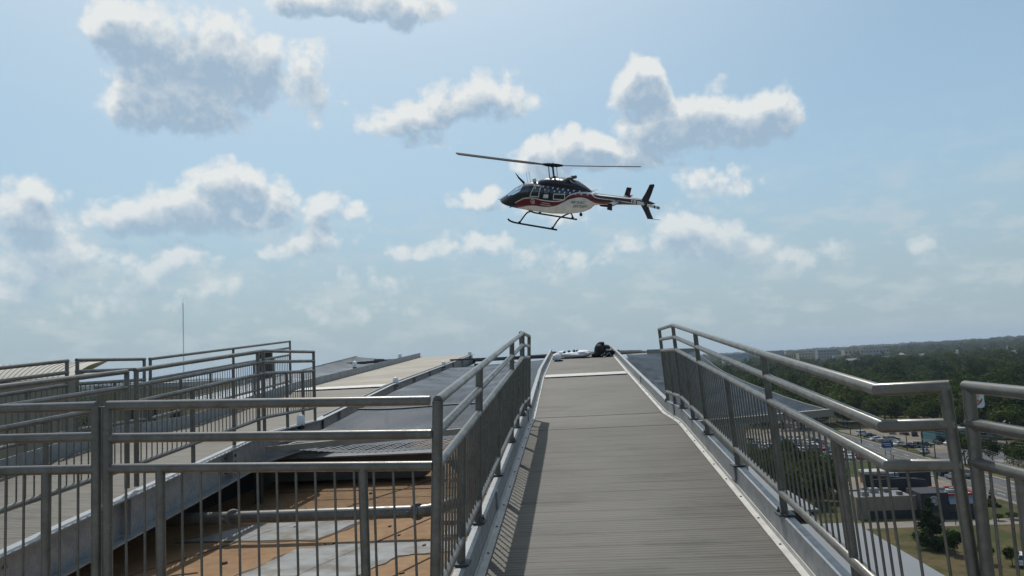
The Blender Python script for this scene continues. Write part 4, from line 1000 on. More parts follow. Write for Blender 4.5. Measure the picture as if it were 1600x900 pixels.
for row, y in enumerate((230, 236.5, 247, 253.5, 264, 270.5, 281)):
    for q in range(11):
        x = 50+q*2.75+random.uniform(-.15, .15); i += 1
        if random.random() < .12: continue
        c_ = random.choice(cc); k = random.choice(('sedan', 'suv', 'sedan', 'pickup'))
        car(k, c_, x, y+random.uniform(-.3, .3), H if random.random() < .5 else -H, '%s %s parked in the crowded lot seen between the balusters' % (c_, {'sedan': 'car', 'suv': 'suv', 'pickup': 'pickup truck'}[k]), '%s %s in the crowded lot' % (c_, {'sedan': 'cars', 'suv': 'suvs', 'pickup': 'pickup trucks'}[k]))

# ------------------------------------------------------------------ buildings
def bmat(name, c, rough=.8): return mat(name, c, rough, 0, .08, .3, coord='World')
M['beige'] = bmat('beige_wall', (.21, .18, .135)); M['bwhite'] = bmat('white_roofing', (.36, .35, .33)); M['bgrey'] = bmat('grey_roofing', (.17, .18, .19)); M['charcoal'] = bmat('charcoal_wall', (.018, .02, .026)); M['redtrim'] = bmat('red_trim', (.30, .018, .018), .4)
M['awning'] = bmat('blue_awning', (.20, .27, .34), .4); M['brick'] = bmat('brick_wall', (.22, .10, .065)); M['tealwall'] = bmat('teal_wall', (.035, .13, .14)); M['pglass'] = mat('shop_glass', (.02, .025, .03), .08, spec=.8); M['tanlit'] = bmat('tan_facade', (.38, .30, .20)); M['greyw'] = bmat('grey_facade', (.26, .255, .25)); M['seamroof'] = mat('standing_seam_roof', (.42, .385, .315), .45, .1, .05, .2, coord='World')
pub = empty('restaurant', (60, 150, GZ), 'beige and black restaurant with red roof trim and a round emblem by the lawn', 'building')
def pbox(name, x0, x1, y0, y1, z0, z1, m, parent=None, off=(60, 150)):
    b = MB(); b.box(((x0+x1)/2-off[0], (y0+y1)/2-off[1], (z0+z1)/2), (x1-x0, y1-y0, z1-z0)); return b.build(name, m, parent or pub)
w = pbox('wall', 49.7, 60.4, 151.6, 160, 0, 3.7, M['beige']); pbox('roof', 50, 60.1, 151.9, 159.7, 3.3, 3.73, M['bgrey'], w)
for x0, x1, y0, y1 in ((49.7, 60.4, 151.6, 151.9), (49.7, 60.4, 159.7, 160), (49.7, 50, 151.9, 159.7)): pbox('parapet', x0, x1, y0, y1, 3.7, 4.05, M['beige'], w)
for x, y, sx, sy, sz in ((52.4, 155, 1.3, 1.3, 1.), (55, 157.6, 1.6, 1.2, 1.1), (57.5, 158, 1.2, 1.5, .9), (53.5, 158.4, 1.0, 1.0, 1.2), (58.6, 154.5, .9, .9, .8)):
    pbox('rooftop_unit', x-sx/2, x+sx/2, y-sy/2, y+sy/2, 3.73, 3.73+sz*.8, M['duct'] if x > 55 else M['greyw'], w)
tw = pbox('tower', 60.4, 65.2, 149.6, 156, 0, 4.7, M['charcoal'])
b = MB(); k = 28; b.lathe([(.86, -.03), (.86, .03), (.80, .05)], k); em = b.build('emblem', M['bwhite'], tw); em.location = (2.6, -.46, 3.35); em.rotation_euler = (R(90), 0, 0)
b = MB(); b.lathe([(.66, .03), (.66, .06)], k); e2 = b.build('emblem_ring', M['bgrey'], em)
b = MB(); b.prism([(-.30, -.28), (.30, -.28), (.30, -.05), (.08, .35), (-.08, .35), (-.30, -.05)], .06, .075); b.build('emblem_mark', M['bwhite'], em)
for poly in ([(56.0, 161.), (64.8, 161.2), (64.8, 161.6), (56.0, 161.4)], [(57.0, 168.), (65.2, 159.), (65.5, 159.3), (57.3, 168.3)], [(64.0, 168.), (70.2, 168), (70.2, 168.4), (64.0, 168.4)]):
    b = MB(); b.prism([(p[0]-60, p[1]-150) for p in poly], 0, 5.6); b.build('screen_wall', M['charcoal'], pub)
w2 = pbox('wall', 65.2, 70.6, 150.2, 158, 0, 4.0, M['greyw']); pbox('roof', 65.5, 70.3, 150.5, 157.7, 3.6, 4.03, M['bwhite'], w2)
for x0, x1, y0, y1 in ((65.2, 70.8, 150., 150.3), (65.2, 70.8, 157.7, 158.1), (70.5, 70.8, 150.3, 157.7)): pbox('red_cornice', x0, x1, y0, y1, 4.05, 4.4, M['redtrim'], w2)
for x, y in ((67.2, 153), (68.8, 155.4), (66.6, 156)): pbox('rooftop_unit', x-.7, x+.7, y-.5, y+.5, 4.03, 4.6, M['bgrey'], w2)
b = MB(); b.prism([(149.3-150, 2.7), (150.19-150, 3.7), (150.19-150, 2.7)], 65.3-60, 70.7-60, 'x'); b.build('awning', M['awning'], pub)
for i in range(5): pbox('shop_window', 65.5+i*1.02, 66.4+i*1.02, 150.1, 150.2, 1.3, 2.6, M['pglass'])
pbox('dark_plinth', 65.2, 70.7, 150.08, 150.2, 0, 1.25, M['charcoal']); pbox('dark_plinth', 52, 60.39, 151.45, 151.6, 0, 1.5, M['charcoal'])
pbox('door', 62, 63.4, 149.5, 149.6, 0, 2.2, M['pglass'])
pbox('chimney_block', 70.2, 71.1, 158.3, 159.2, 0, 5.6, M['charcoal'])
def simple(name, label, x, y, w, d, h, wall, roof, rows=0, cols=0, pitch=0., z0=None, group=None, cat='building', rz=0.):
    z0 = gz(x, y) if z0 is None else z0
    r = empty(name, (x, y, z0), label, cat, group, rz=rz)
    b = MB(); b.box((0, 0, h/2), (w, d, h)); b.build('wall', wall, r)
    if pitch:
        b = MB(); b.prism([(-w/2-.4, h), (w/2+.4, h), (0, h+pitch)], -d/2-.4, d/2+.4, 'y') if w < d else b.prism([(-d/2-.4, h), (d/2+.4, h), (0, h+pitch)], -w/2-.4, w/2+.4, 'x'); b.build('roof', roof, r)
    else:
        b = MB(); b.box((0, 0, h+.15), (w+.4, d+.4, .5)); b.build('roof', roof, r)
    if rows:
        q = MB(); ww, hh = w/cols*.38, h/rows*.36; q.box((0, 0, 0), (ww, .3, hh)); me = q.mesh('window', M['pglass'])
        for i in range(rows):
            for j in range(cols): link('window', me, r, (-w/2+w*(j+.5)/cols, -d/2-.05, h*(i+.5)/rows))
    return r
simple('teal_shop', 'low teal fronted shop beyond the far car park', 116, 262, 12, 10, 4.2, M['tealwall'], M['bwhite'], 1, 5)
simple('shop', 'low white roofed shop to the right of the teal one', 132, 268, 14, 12, 4.4, M['greyw'], M['bwhite'], 1, 4)
simple('shop', 'pale low building in the trees beyond the restaurant sign pole', 150, 300, 22, 10, 4.6, M['bwhite'], M['bgrey'], 1, 6)
simple('house', 'small orange brick house behind the dark trees', 66.5, 190, 4.5, 4., 2.6, M['brick'], M['bwhite'], 1, 2)
simple('shed', 'shed with a bright white roof just beyond the net corner', 112.6, 420, 8, 9, 5.5, M['greyw'], M['bwhite'], pitch=1.4)
simple('hotel', 'tall grey hotel block with rows of dark windows on the skyline', 461.8, 1500, 35.7, 18, 27.5, M['greyw'], M['tanlit'], 5, 7)
simple('office_block', 'tan block left of the hotel on the skyline', 440, 1550, 34, 18, 23, M['tanlit'], M['greyw'], 4, 6)
simple('office_block', 'sunlit tan block right of the hotel', 577, 1700, 40, 20, 23, M['tanlit'], M['tanlit'], 2, 5)
simple('office_block', 'long grey block with a window band right of the tan one', 638.9, 1750, 56, 20, 22, M['greyw'], M['bgrey'], 2, 8)
r_ = simple('clubhouse', 'brick building with a white pyramid roof on the skyline', 593, 1500, 20, 20, 9.5, M['brick'], M['bwhite'])
b = MB(); b.add([(-8, -8, 9.8), (8, -8, 9.8), (8, 8, 9.8), (-8, 8, 9.8), (0, 0, 15.5)], [(0, 1, 4), (1, 2, 4), (2, 3, 4), (3, 0, 4), (3, 2, 1, 0)]); b.build('pyramid_roof', M['bwhite'], r_)
for lab, x, y, w_, d_, h_, wl_, rf, pt in (('low white flat building below the hotel', 452, 1400, 20, 12, 17, M['greyw'], M['bwhite'], 0), ('house with a pale green roof below the hotel', 392, 1250, 22, 12, 9, M['greyw'], M['bgrey'], 3.5), ('low grey roofed hall right of the green roof', 441, 1300, 22, 14, 10, M['greyw'], M['bgrey'], 3), ('small pale roofed house among trees below the tan block', 448, 1250, 14, 10, 6.5, M['greyw'], M['bwhite'], 2.2),
        ('black square building among the far trees', 484.6, 1300, 14, 10, 12.5, M['charcoal'], M['bgrey'], 0), ('low white roofed store beyond the black building', 556, 1450, 24, 12, 10, M['greyw'], M['bwhite'], 0), ('long white and blue roofed works on the left skyline', 315, 1600, 50, 16, 27, M['awning'], M['bwhite'], 0), ('low white works below the blue one', 252, 1300, 30, 12, 23, M['bwhite'], M['bgrey'], 0),
        ('grey block on the skyline behind the rail post', 465, 1900, 38, 18, 27, M['greyw'], M['greyw'], 0), ('pale block beside the grey one on the skyline', 470, 1780, 20, 14, 26, M['tanlit'], M['greyw'], 0), ('small white house behind the clubhouse', 588, 1400, 15, 9, 10, M['bwhite'], M['bgrey'], 2), ('low white barn in front of the green field', 465, 1100, 12, 8, 8, M['bwhite'], M['bwhite'], 2),
        ('tiny white house at the left of the meadow', 227, 860, 5, 6, 3.5, M['bwhite'], M['bwhite'], 1.8), ('tiny white house beside the other by the meadow', 234.5, 862, 6.6, 6, 3.4, M['bwhite'], M['bwhite'], 1.8), ('pale house right of the meadow', 234, 800, 10.4, 7, 4., M['greyw'], M['bwhite'], 2), ('narrow pale house high among the trees', 261, 800, 5, 6, 8, M['bwhite'], M['bgrey'], 2)):
    simple('house' if pt else 'store', lab, x, y, w_, d_, h_, wl_, rf, pitch=pt, z0=gz(x, y), rows=1 if w_ > 9 else 0, cols=4)
r_ = simple('manor', 'white house with a small cupola at the edge of the field', 602, 1300, 27, 12, 9, M['bwhite'], M['bgrey'], 1, 7, pitch=3)
b = MB(); b.box((0, 0, 13), (3, 3, 3.4)); b.lathe([(2.2, 14.7), (1.2, 16), (.02, 17)], 8); b.build('cupola', M['bwhite'], r_)
r_ = simple('church', 'long grey roofed church with a white steeple at the right edge', 600, 1100, 62, 16, 9, M['beige'], M['bgrey'], 1, 8, pitch=5)
b = MB(); b.box((-26, 0, 13.5), (3, 3, 4)); b.lathe([(1.8, 15.4), (.8, 19), (.02, 23)], 8, (-26, 0, 0)); b.build('steeple', M['bwhite'], r_)
sheet('field', [(690, 1150), (560, 1180), (600, 1290), (780, 1290), (900, 1150)], .3, M['lawn'])
sheet('meadow', [(222, 845), (262, 838), (275, 900), (236, 910)], .2, M['lawn'])
# barrel roofed wing on the left
br = empty('barrel_roof_hall', (-57, 75, GZ), 'tan hall with a ribbed standing seam barrel roof at the left edge', 'building')
def brl(t, a):
    E_ = Vector((-66+15.1*t, 76, .05+.80*t)); T_ = Vector((-71+18.9*t, 84, 2.62-.25*t))
    p = E_.lerp(T_, a); p.z += .45*math.sin(math.pi*a)*(1-.3*a); return p-Vector((-57, 75, GZ))
nt_, na = 30, 8
b = MB(); vs = [brl(i/nt_, j/na) for i in range(nt_+1) for j in range(na+1)]
b.add(vs, [(i*(na+1)+j, (i+1)*(na+1)+j, (i+1)*(na+1)+j+1, i*(na+1)+j+1) for i in range(nt_) for j in range(na)])
e_ = [brl(1, j/na) for j in range(na+1)]; bk = [p+Vector((-13, 15, -1.2)) for p in e_]
b.add(e_+bk, [(j, j+1, na+2+j, na+1+j) for j in range(na)])
ro = b.build('roof', M['seamroof'], br, True)
M['seamdark'] = mat('roof_rib', (.16, .145, .12), .6)
for i in range(0, 24):
    b = MB(); b.tube([brl(i/26, j/na)+Vector((0, -.02, .02)) for j in range(na+1)], .035, 4); b.build('rib', M['seamdark'], ro)
b = MB(); b.add([Vector((-68, 76.2, .05))-Vector((-57, 75, GZ)), Vector((-50.9, 76.2, .85))-Vector((-57, 75, GZ)), (6.1, 1.2, 0), (-11, 1.2, 0), Vector((-68, 92, .0))-Vector((-57, 75, GZ)), Vector((-62, 92, .0))-Vector((-57, 75, GZ)), (-5, 17, 0), (-11, 17, 0)], [(0, 1, 2, 3), (4, 7, 6, 5), (1, 5, 6, 2), (0, 3, 7, 4), (0, 4, 5, 1)])
b.build('wall', M['wall_tan'], br)
simple('hospital_annex', 'sunlit pale flat roofed annex right of the barrel roof', -46.6, 88, 10, 14, 31.2, M['tanlit'], M['bwhite'], 6, 4, z0=GZ)
simple('hospital_annex', 'low white roofed annex seen through the left railings', -30, 95, 16, 12, 27, M['greyw'], M['bwhite'], 4, 6, z0=GZ)

# ------------------------------------------------------------------ signs, poles, wires
M['wood'] = mat('pole_wood', (.06, .05, .04), .9, 0, .2, 2); M['steelpole'] = mat('steel_pole', (.2, .2, .2), .5, .4)
bk = empty('restaurant_sign', (102.5, 215, GZ), 'rounded white fast food sign with red and orange bun mark on a tall pole', 'sign')
b = MB(); b.tube([(0, 0, 0), (0, 0, 14)], .28, 10); b.build('pole', M['steelpole'], bk)
def rrect(w, h, r, n=6):
    p = []
    for cx, cy, a0 in ((w/2-r, h/2-r, 0), (-w/2+r, h/2-r, 90), (-w/2+r, -h/2+r, 180), (w/2-r, -h/2+r, 270)):
        for k in range(n+1): a = R(a0+90*k/n); p.append((cx+r*math.cos(a), cy+r*math.sin(a)))
    return p
cz_ = 16.67
b = MB(); b.prism([(x, z+cz_) for x, z in rrect(4.9, 5.2, .8)], -.25, .25, 'y'); pn = b.build('panel', mat('sign_white', (.72, .72, .70), .4), bk)
M['sblue'] = mat('sign_blue', (.012, .02, .14), .4); M['sred'] = mat('sign_red', (.35, .012, .015), .4); M['sorange'] = mat('sign_orange', (.62, .22, .03), .4)
def arc_strip(r0, r1, a0, a1, cx, cz, n=16):
    p = [(cx+r0*math.cos(R(a0+(a1-a0)*k/n)), cz+r0*math.sin(R(a0+(a1-a0)*k/n))) for k in range(n+1)]; q = [(cx+r1*math.cos(R(a0+(a1-a0)*k/n)), cz+r1*math.sin(R(a0+(a1-a0)*k/n))) for k in range(n, -1, -1)]; return p+q
def seg_cap(rad, sq, up_, cz, n=16):
    p = [(rad*math.cos(math.pi*k/n), cz+(1 if up_ else -1)*rad*sq*math.sin(math.pi*k/n)) for k in range(n+1)]; return p
b = MB(); b.prism(seg_cap(1.6, .62, True, cz_+.85), -.29, -.255, 'y'); b.build('bun_top', M['sorange'], pn)
b = MB(); b.prism(seg_cap(1.6, .50, False, cz_-.62), -.29, -.255, 'y'); b.build('bun_base', M['sorange'], pn)
n_ = 14; q = MB()
o_ = [(2.05*math.cos(R(-150+140*k/n_)), cz_+.1+2.05*math.sin(R(-150+140*k/n_))) for k in range(n_+1)]; i_ = [(1.76*math.cos(R(-150+140*k/n_)), cz_+.1+1.76*math.sin(R(-150+140*k/n_))) for k in range(n_+1)]
vs = [(x, -.30, z) for x, z in o_]+[(x, -.30, z) for x, z in i_]+[(x, -.255, z) for x, z in o_]+[(x, -.255, z) for x, z in i_]; m_ = n_+1
q.add(vs, [(k, k+1, m_+k+1, m_+k) for k in range(n_)]+[(k, 2*m_+k, 2*m_+k+1, k+1) for k in range(n_)]+[(m_+k, m_+k+1, 3*m_+k+1, 3*m_+k) for k in range(n_)]); q.build('swoosh', M['sblue'], pn)
for s_, z_, sz in (('BURGER', .42, .80), ('KING', -.42, 1.05)):
    me = text_mesh(s_, sz); xs = [v.co.x for v in me.vertices]; cx = (min(xs)+max(xs))/2
    for v in me.vertices: v.co = ((v.co.x-cx)*.92, -.305, v.co.y+cz_+z_-.25)
    me.materials.clear(); me.materials.append(M['sred']); link('lettering', me, pn)
bs = empty('road_sign', (83.0, 224, GZ), 'blue and white roadside board on two legs by the near kerb', 'sign')
for x in (-.7, .7):
    b = MB(); b.box((x, 0, 2.2), (.16, .16, 4.4)); b.build('leg', M['steelpole'], bs)
b = MB(); b.box((0, 0, 4.5), (3.0, .2, 1.7)); pn2 = b.build('panel', mat('board_blue', (.02, .05, .16), .4), bs); b = MB(); b.box((0, -.105, 3.35), (2.4, .16, .5)); b.build('lower_board', M['hwhite'], bs)
b = MB(); b.box((-.2, -.108, 4.75), (2.2, .02, .18)); b.box((.1, -.108, 4.3), (1.7, .02, .14)); b.build('lettering_band', M['hwhite'], pn2)
POLES = [(96.2, 293, 9.5), (82.0, 268, 9.5), (82.0, 241, 9.8), (96.0, 244, 8.5), (82.0, 192.8, 9.0), (82.0, 171.4, 9.4), (71.0, 188.8, 6.5)]
PL = ['wooden pole at the far corner of the tan lot', 'wooden pole by the near kerb in the distance', 'dark utility pole by the near kerb above the rail bend', 'utility pole on the verge of the tan lot', 'utility pole beside the cars in the near lane', 'utility pole right of the restaurant', 'short pole in the lot behind the restaurant']
tops = []
for (x, y, h), lab in zip(POLES, PL):
    p = empty('utility_pole', (x, y, GZ), lab, 'pole', 'utility poles along the road')
    b = MB(); b.tube([(0, 0, 0), (0, 0, h)], [.17, .11], 8); b.build('pole', M['wood'], p)
    if h > 8:
        b = MB(); b.box((0, 0, h-.5), (2.2, .12, .14)); b.build('crossarm', M['wood'], p)
        for dx_ in (-.95, 0, .95):
            b = MB(); b.lathe([(.06, 0), (.08, .1), (.03, .22)], 6, (dx_, 0, h-.43)); b.build('insulator', M['hwhite'], p)
lp = empty('street_lamp', (94.6, 229.6, GZ), 'thick lamp post on the grass island by the silver car', 'lamp')
b = MB(); b.tube([(0, 0, 0), (0, 0, 9)], [.3, .2], 10); b.build('post', M['wood'], lp); b = MB(); b.tube([(0, 0, 8.8), (-1.4, 0, 9.2)], .07, 6); b.box((-1.7, 0, 9.2), (.8, .3, .15)); b.build('lamp_arm', M['steelpole'], lp)
ss_ = empty('street_sign', (82.0, 197, GZ), 'small square street sign on a thin post on the near verge', 'sign'); b = MB(); b.tube([(0, 0, 0), (0, 0, 2.6)], .05, 6); b.build('post', M['steelpole'], ss_); b = MB(); b.box((0, -.06, 2.6), (.75, .05, .75)); b.build('panel', M['bgrey'], ss_)
for x, y, lab in ((58.6, 144.3, 'thin bollard on the lawn edge nearest the conifer'), (60.9, 144.4, 'middle thin bollard on the lawn edge'), (63.8, 144.6, 'thin bollard on the lawn edge nearest the black post')):
    b = MB(); b.tube([(0, 0, 0), (0, 0, .9)], .07, 6); o = b.build('bollard', M['black']); o.location = (x, y, GZ+.06); tag(o, lab, 'bollard', 'bollards along the lawn')
M['cable'] = mat('power_cable', (.10, .10, .105), .5, .3)
def cable(label, pts, sag, r=.035):
    b = MB(); path = []
    for (a, c) in zip(pts[:-1], pts[1:]):
        for k in range(12):
            t = k/12; p = Vector(a).lerp(Vector(c), t); p.z -= sag*4*t*(1-t); path.append(p)
    path.append(Vector(pts[-1])); b.tube(path, r, 4); tag(b.build('power_line', M['cable']), label, 'power line', 'power lines over the road')
for i, (dx_, dz_) in enumerate(((-.95, 0), (0, 0), (.95, 0), (0, -1.6))):
    cable(('near side power line strung along the kerb poles', 'middle power line strung along the kerb poles', 'road side power line strung along the kerb poles', 'low telephone line strung along the kerb poles')[i], [(82+dx_, y, GZ+h-.25+dz_) for y, h in ((330, 9.5), (268, 9.5), (241, 9.8), (192.8, 9.0), (171.4, 9.4), (120, 9.4))], .9)
for i in range(4):
    cable(('topmost power line crossing behind the right hand rail post', 'second power line crossing behind the right hand rail post', 'third power line crossing behind the right hand rail post', 'lowest power line crossing behind the right hand rail post')[i], [(96.0, 244, GZ+8.2-i*.7), (118, 160, GZ+9.6-i*.9), (130, 110, GZ+9.6-i*.9)], 1.0)
# mast
tm = empty('radio_mast', (-465.7, 900, GZ), 'thin guyed radio mast far off above the left railings', 'mast')
b = MB()
for k in range(3):
    a = 2*math.pi*k/3; b.tube([(.55*math.cos(a), .55*math.sin(a), 0), (.55*math.cos(a), .55*math.sin(a), 122)], .12, 4)
for z in range(0, 120, 3):
    for k in range(3):
        a, c = 2*math.pi*k/3, 2*math.pi*(k+1)/3; b.tube([(.55*math.cos(a), .55*math.sin(a), z), (.55*math.cos(c), .55*math.sin(c), z+3)], .05, 3, False)
tag(b.build('lattice', M['steelpole'], tm), kind='stuff')
b = MB(); b.tube([(0, 0, 121), (0, 0, 127)], .14, 5); b.tube([(-1.6, 0, 118), (-1.6, 0, 123)], .08, 4); b.build('antenna', M['steelpole'], tm)
for k in range(3):
    a = 2*math.pi*k/3+.4; b = MB(); b.tube([(0, 0, 100), (60*math.cos(a), 60*math.sin(a), 0)], .03, 3); b.build('guy_wire', M['steelpole'], tm)

# ------------------------------------------------------------------ trees
def leaf_mat(name, c1, c2):
    m = bpy.data.materials.new(name); m.use_nodes = True; t = m.node_tree; t.nodes.clear(); N = NT(t)
    out = N.n('ShaderNodeOutputMaterial'); d = N.n('ShaderNodeBsdfDiffuse'); tr = N.n('ShaderNodeBsdfTranslucent'); mx = N.n('ShaderNodeMixShader')
    pos = N.n('ShaderNodeNewGeometry').outputs['Position']; rnd = N.n('ShaderNodeObjectInfo').outputs['Random']
    f = N.m('ADD', N.m('MULTIPLY', rnd, .7), N.m('MULTIPLY', N.ss(N.noise(pos, .45, 3, .6), .35, .68), .30))
    c = N.mix(f, c1, c2); k = N.lin(N.noise(pos, 1.7, 2, .5), .3, .7, .75, 1.25); c = N.v('SCALE', c, k)
    N.put(d.inputs[0], c); N.put(tr.inputs[0], N.v('MULTIPLY', c, (1.1, 1.25, .6))); mx.inputs[0].default_value = .25
    t.links.new(d.outputs[0], mx.inputs[1]); t.links.new(tr.outputs[0], mx.inputs[2]); t.links.new(mx.outputs[0], out.inputs[0]); return m
M['leaf'] = leaf_mat('broad_leaves', (.020, .040, .014), (.092, .108, .030))
M['conif'] = leaf_mat('conifer_needles', (.016, .030, .014), (.030, .045, .018))
M['bark'] = mat('bark', (.06, .048, .036), .95, 0, .25, 2)
def leaf_cloud(seed, h, rad, base, ncl, nlf, leaf, cone=False):
    g = np.random.default_rng(seed); C_ = []
    for _ in range(ncl):
        if cone:
            t = g.random()**1.2; a = g.random()*6.283; rr = rad*(1-t)*(.45+.6*g.random()); C_.append((rr*math.cos(a), rr*math.sin(a), base+(h-base)*t, rad*.28*(1.05-t)+.25))
        else:
            v = g.normal(size=3); v /= np.linalg.norm(v); q = .35+.62*g.random()**.6
            v *= q; v[2] = abs(v[2])*1. if g.random() < .7 else v[2]*.6
            C_.append((v[0]*rad*.82, v[1]*rad*.82, base+(h-base)*(.42+.46*v[2]), rad*(.26+.22*g.random())))
    C_ = np.array(C_); idx = np.repeat(np.arange(ncl), nlf); n = len(idx)
    d = g.normal(size=(n, 3)); d /= np.linalg.norm(d, axis=1)[:, None]
    r_ = (.55+.5*g.random(n))[:, None]
    p = C_[idx, :3]+d*r_*C_[idx, 3:4]*np.array([1, 1, .82])
    nn = d+g.normal(size=(n, 3))*.38; nn /= np.linalg.norm(nn, axis=1)[:, None]
    a = np.cross(nn, g.normal(size=(n, 3))); a /= np.linalg.norm(a, axis=1)[:, None]; b_ = np.cross(nn, a)
    s = (leaf*(.6+.8*g.random(n)))[:, None]
    V = np.stack([p-a*s*.5, p+b_*s*.34, p+a*s*.5, p-b_*s*.34], 1).reshape(-1, 3)
    V[:, 2] = np.maximum(V[:, 2], .3)
    return V
def crown_mesh(name, V, m):
    n = len(V)//4; me = bpy.data.meshes.new(name); me.vertices.add(n*4); me.loops.add(n*4); me.polygons.add(n)
    me.vertices.foreach_set('co', V.astype(np.float32).ravel()); me.loops.foreach_set('vertex_index', np.arange(n*4, dtype=np.int32))
    me.polygons.foreach_set('loop_start', np.arange(0, n*4, 4, dtype=np.int32)); me.polygons.foreach_set('loop_total', np.full(n, 4, np.int32))
    me.materials.append(m); me.update(calc_edges=True); return me
def trunk_mesh(seed, h, rad, base):
    g = random.Random(seed); b = MB(); top = base+(h-base)*.55
    b.tube([(0, 0, -.3), (g.uniform(-.1, .1), g.uniform(-.1, .1), base*.6), (g.uniform(-.3, .3), g.uniform(-.3, .3), top)], [.32, .24, .10], 7)
    for k in range(5):
        a = g.uniform(0, 6.28); z = base*g.uniform(.7, 1.1)+(h-base)*.1*k; b.tube([(0, 0, z), (rad*.35*math.cos(a), rad*.35*math.sin(a), z+rad*.3), (rad*.62*math.cos(a+.2), rad*.62*math.sin(a+.2), z+rad*.55)], [.14, .09, .04], 5)
    return b.mesh('trunk', M['bark'])
TREES = []
for i in range(7):
    h = (14, 12, 16, 13, 15, 11, 14.5)[i]; rad = (5.2, 4.6, 5.6, 5.0, 4.8, 5.4, 5.9)[i]; base = (2.4, 1.8, 3.0, 2.2, 2.6, 1.6, 2.6)[i]
    TREES.append((crown_mesh('crown', leaf_cloud(100+i, h, rad, base, 20, 80, .85), M['leaf']), trunk_mesh(i, h, rad, base), h))
CON = (crown_mesh('crown', leaf_cloud(300, 6.6, 2.1, .35, 60, 40, .38, True), M['conif']), trunk_mesh(77, 6, 1.0, 1.2), 6.6)
def tree(x, y, hgt, label, group=None, kind=None, spread=1., name='tree', z=None, cat='tree'):
    cr, tk, h0 = kind if kind else random.choice(TREES); s = hgt/h0
    r = empty(name, (x, y, gz(x, y) if z is None else z), label, cat, group, rz=random.uniform(0, 6.28))
    r.scale = (s*spread, s*spread, s); link('trunk', tk, r); link('crown', cr, r); return r
tree(53.2, 129, 7.6, 'dark conifer on the lawn in front of the restaurant', kind=CON, name='conifer', spread=1.15)
tree(54.4, 124.6, 4.0, 'rounded bush at the foot of the dark conifer', kind=TREES[5], name='bush', cat='bush')
tree(56.4, 119.6, 3.6, 'dark brownish bush at the bottom edge of the lawn', kind=TREES[3], name='bush', cat='bush')
tree(59.2, 118.2, 3.0, 'bush with bare twigs right of the brownish one', kind=TREES[1], name='bush', cat='bush')
tree(77.3, 159.2, 3.3, 'small cone shaped evergreen beside the utility pole', kind=CON, name='conifer', spread=1.1)
tree(76.2, 163.5, 1.6, 'low dark shrub behind the cone shaped evergreen', kind=TREES[5], name='shrub', cat='bush', spread=1.6)
tree(72.0, 146.8, 1.5, 'low hedge shrub by the footpath near the restaurant', kind=TREES[3], name='shrub', cat='bush', spread=1.8); tree(74.6, 147.6, 1.5, 'low hedge shrub by the footpath near the road', kind=TREES[5], name='shrub', cat='bush', spread=1.8)
for x, y, h, lab in ((97.6, 212.5, 9.2, 'round dark street tree beside the driveway'), (101.8, 207.5, 7.6, 'street tree right of the round one behind the rail post'), (106, 206, 7.0, 'leafy tree under the crossing power lines'), (104.2, 200.5, 6.4, 'bushy tree at the right edge above the road'), (110.5, 209, 8., 'pale green tree behind the power lines'), (108, 196, 6.0, 'low bushy tree at the far right of the road'), (115, 203, 8.5, 'tall tree at the right edge behind the others'), (114, 216, 7.5, 'tree below the white fast food sign'), (120, 212, 8.5, 'second tree right of the fast food sign')):
    tree(x, y, h, lab)
gt = 'dark trees in the hollow behind the restaurant'
for _ in range(46):
    x, y = random.uniform(41, 57.5), random.uniform(163, 214); 
    if y < 176 and x > 53: x -= 7
    tree(x, y, random.uniform(6.5, 9.5), 'dark tree in the hollow beyond the lower grey roof', gt)
gl = 'trees below the left ramp'
for _ in range(24): tree(random.uniform(-62, -22), random.uniform(40, 70), random.uniform(12, 17), 'green tree far below the left ramp railing', gl)
# woods: the 270 nearest trees stand as objects, the rest is one mass
pts = []
y = 318.
while y < 1050:
    x = .13*y
    while x < .80*y+30:
        px, py = x+random.uniform(-3.4, 3.4), y+random.uniform(-3.4, 3.4)
        ok = not (218 < px < 280 and 825 < py < 915) and not (96 < px < 134 and py < 312) and not (105 < px < 121 and 409 < py < 431) and not (140 < px < 162 and 292 < py < 309) and not (223 < px < 242 and 785 < py < 825)
        if ok and random.random() < .93: pts.append((px, py))
        x += 9.2
    y += 9.2
y = 212.
while y < 318:
    x = 124.+(0 if y > 236 else 6)
    while x < .8*y+40:
        if not (124 < x < 142 and 256 < y < 278) and not (137 < x < 164 and 290 < y < 308): pts.append((x+random.uniform(-3, 3), y+random.uniform(-3, 3)))
        x += 9.
    y += 9.
pts.sort(key=lambda p: p[1]+.3*p[0])
gw = 'trees along the near edge of the wood beyond the road'
for p in pts[:270]: tree(p[0], p[1], random.choice((7, 9, 10.5, 12, 13.5, 16))*random.uniform(.9, 1.1), 'leafy tree in the near edge of the wood beyond the road', gw, spread=1.12)
far = [(p[0], p[1], random.choice((.55, .7, .85, 1., 1.2))*random.uniform(.9, 1.1)) for p in pts[270:]]
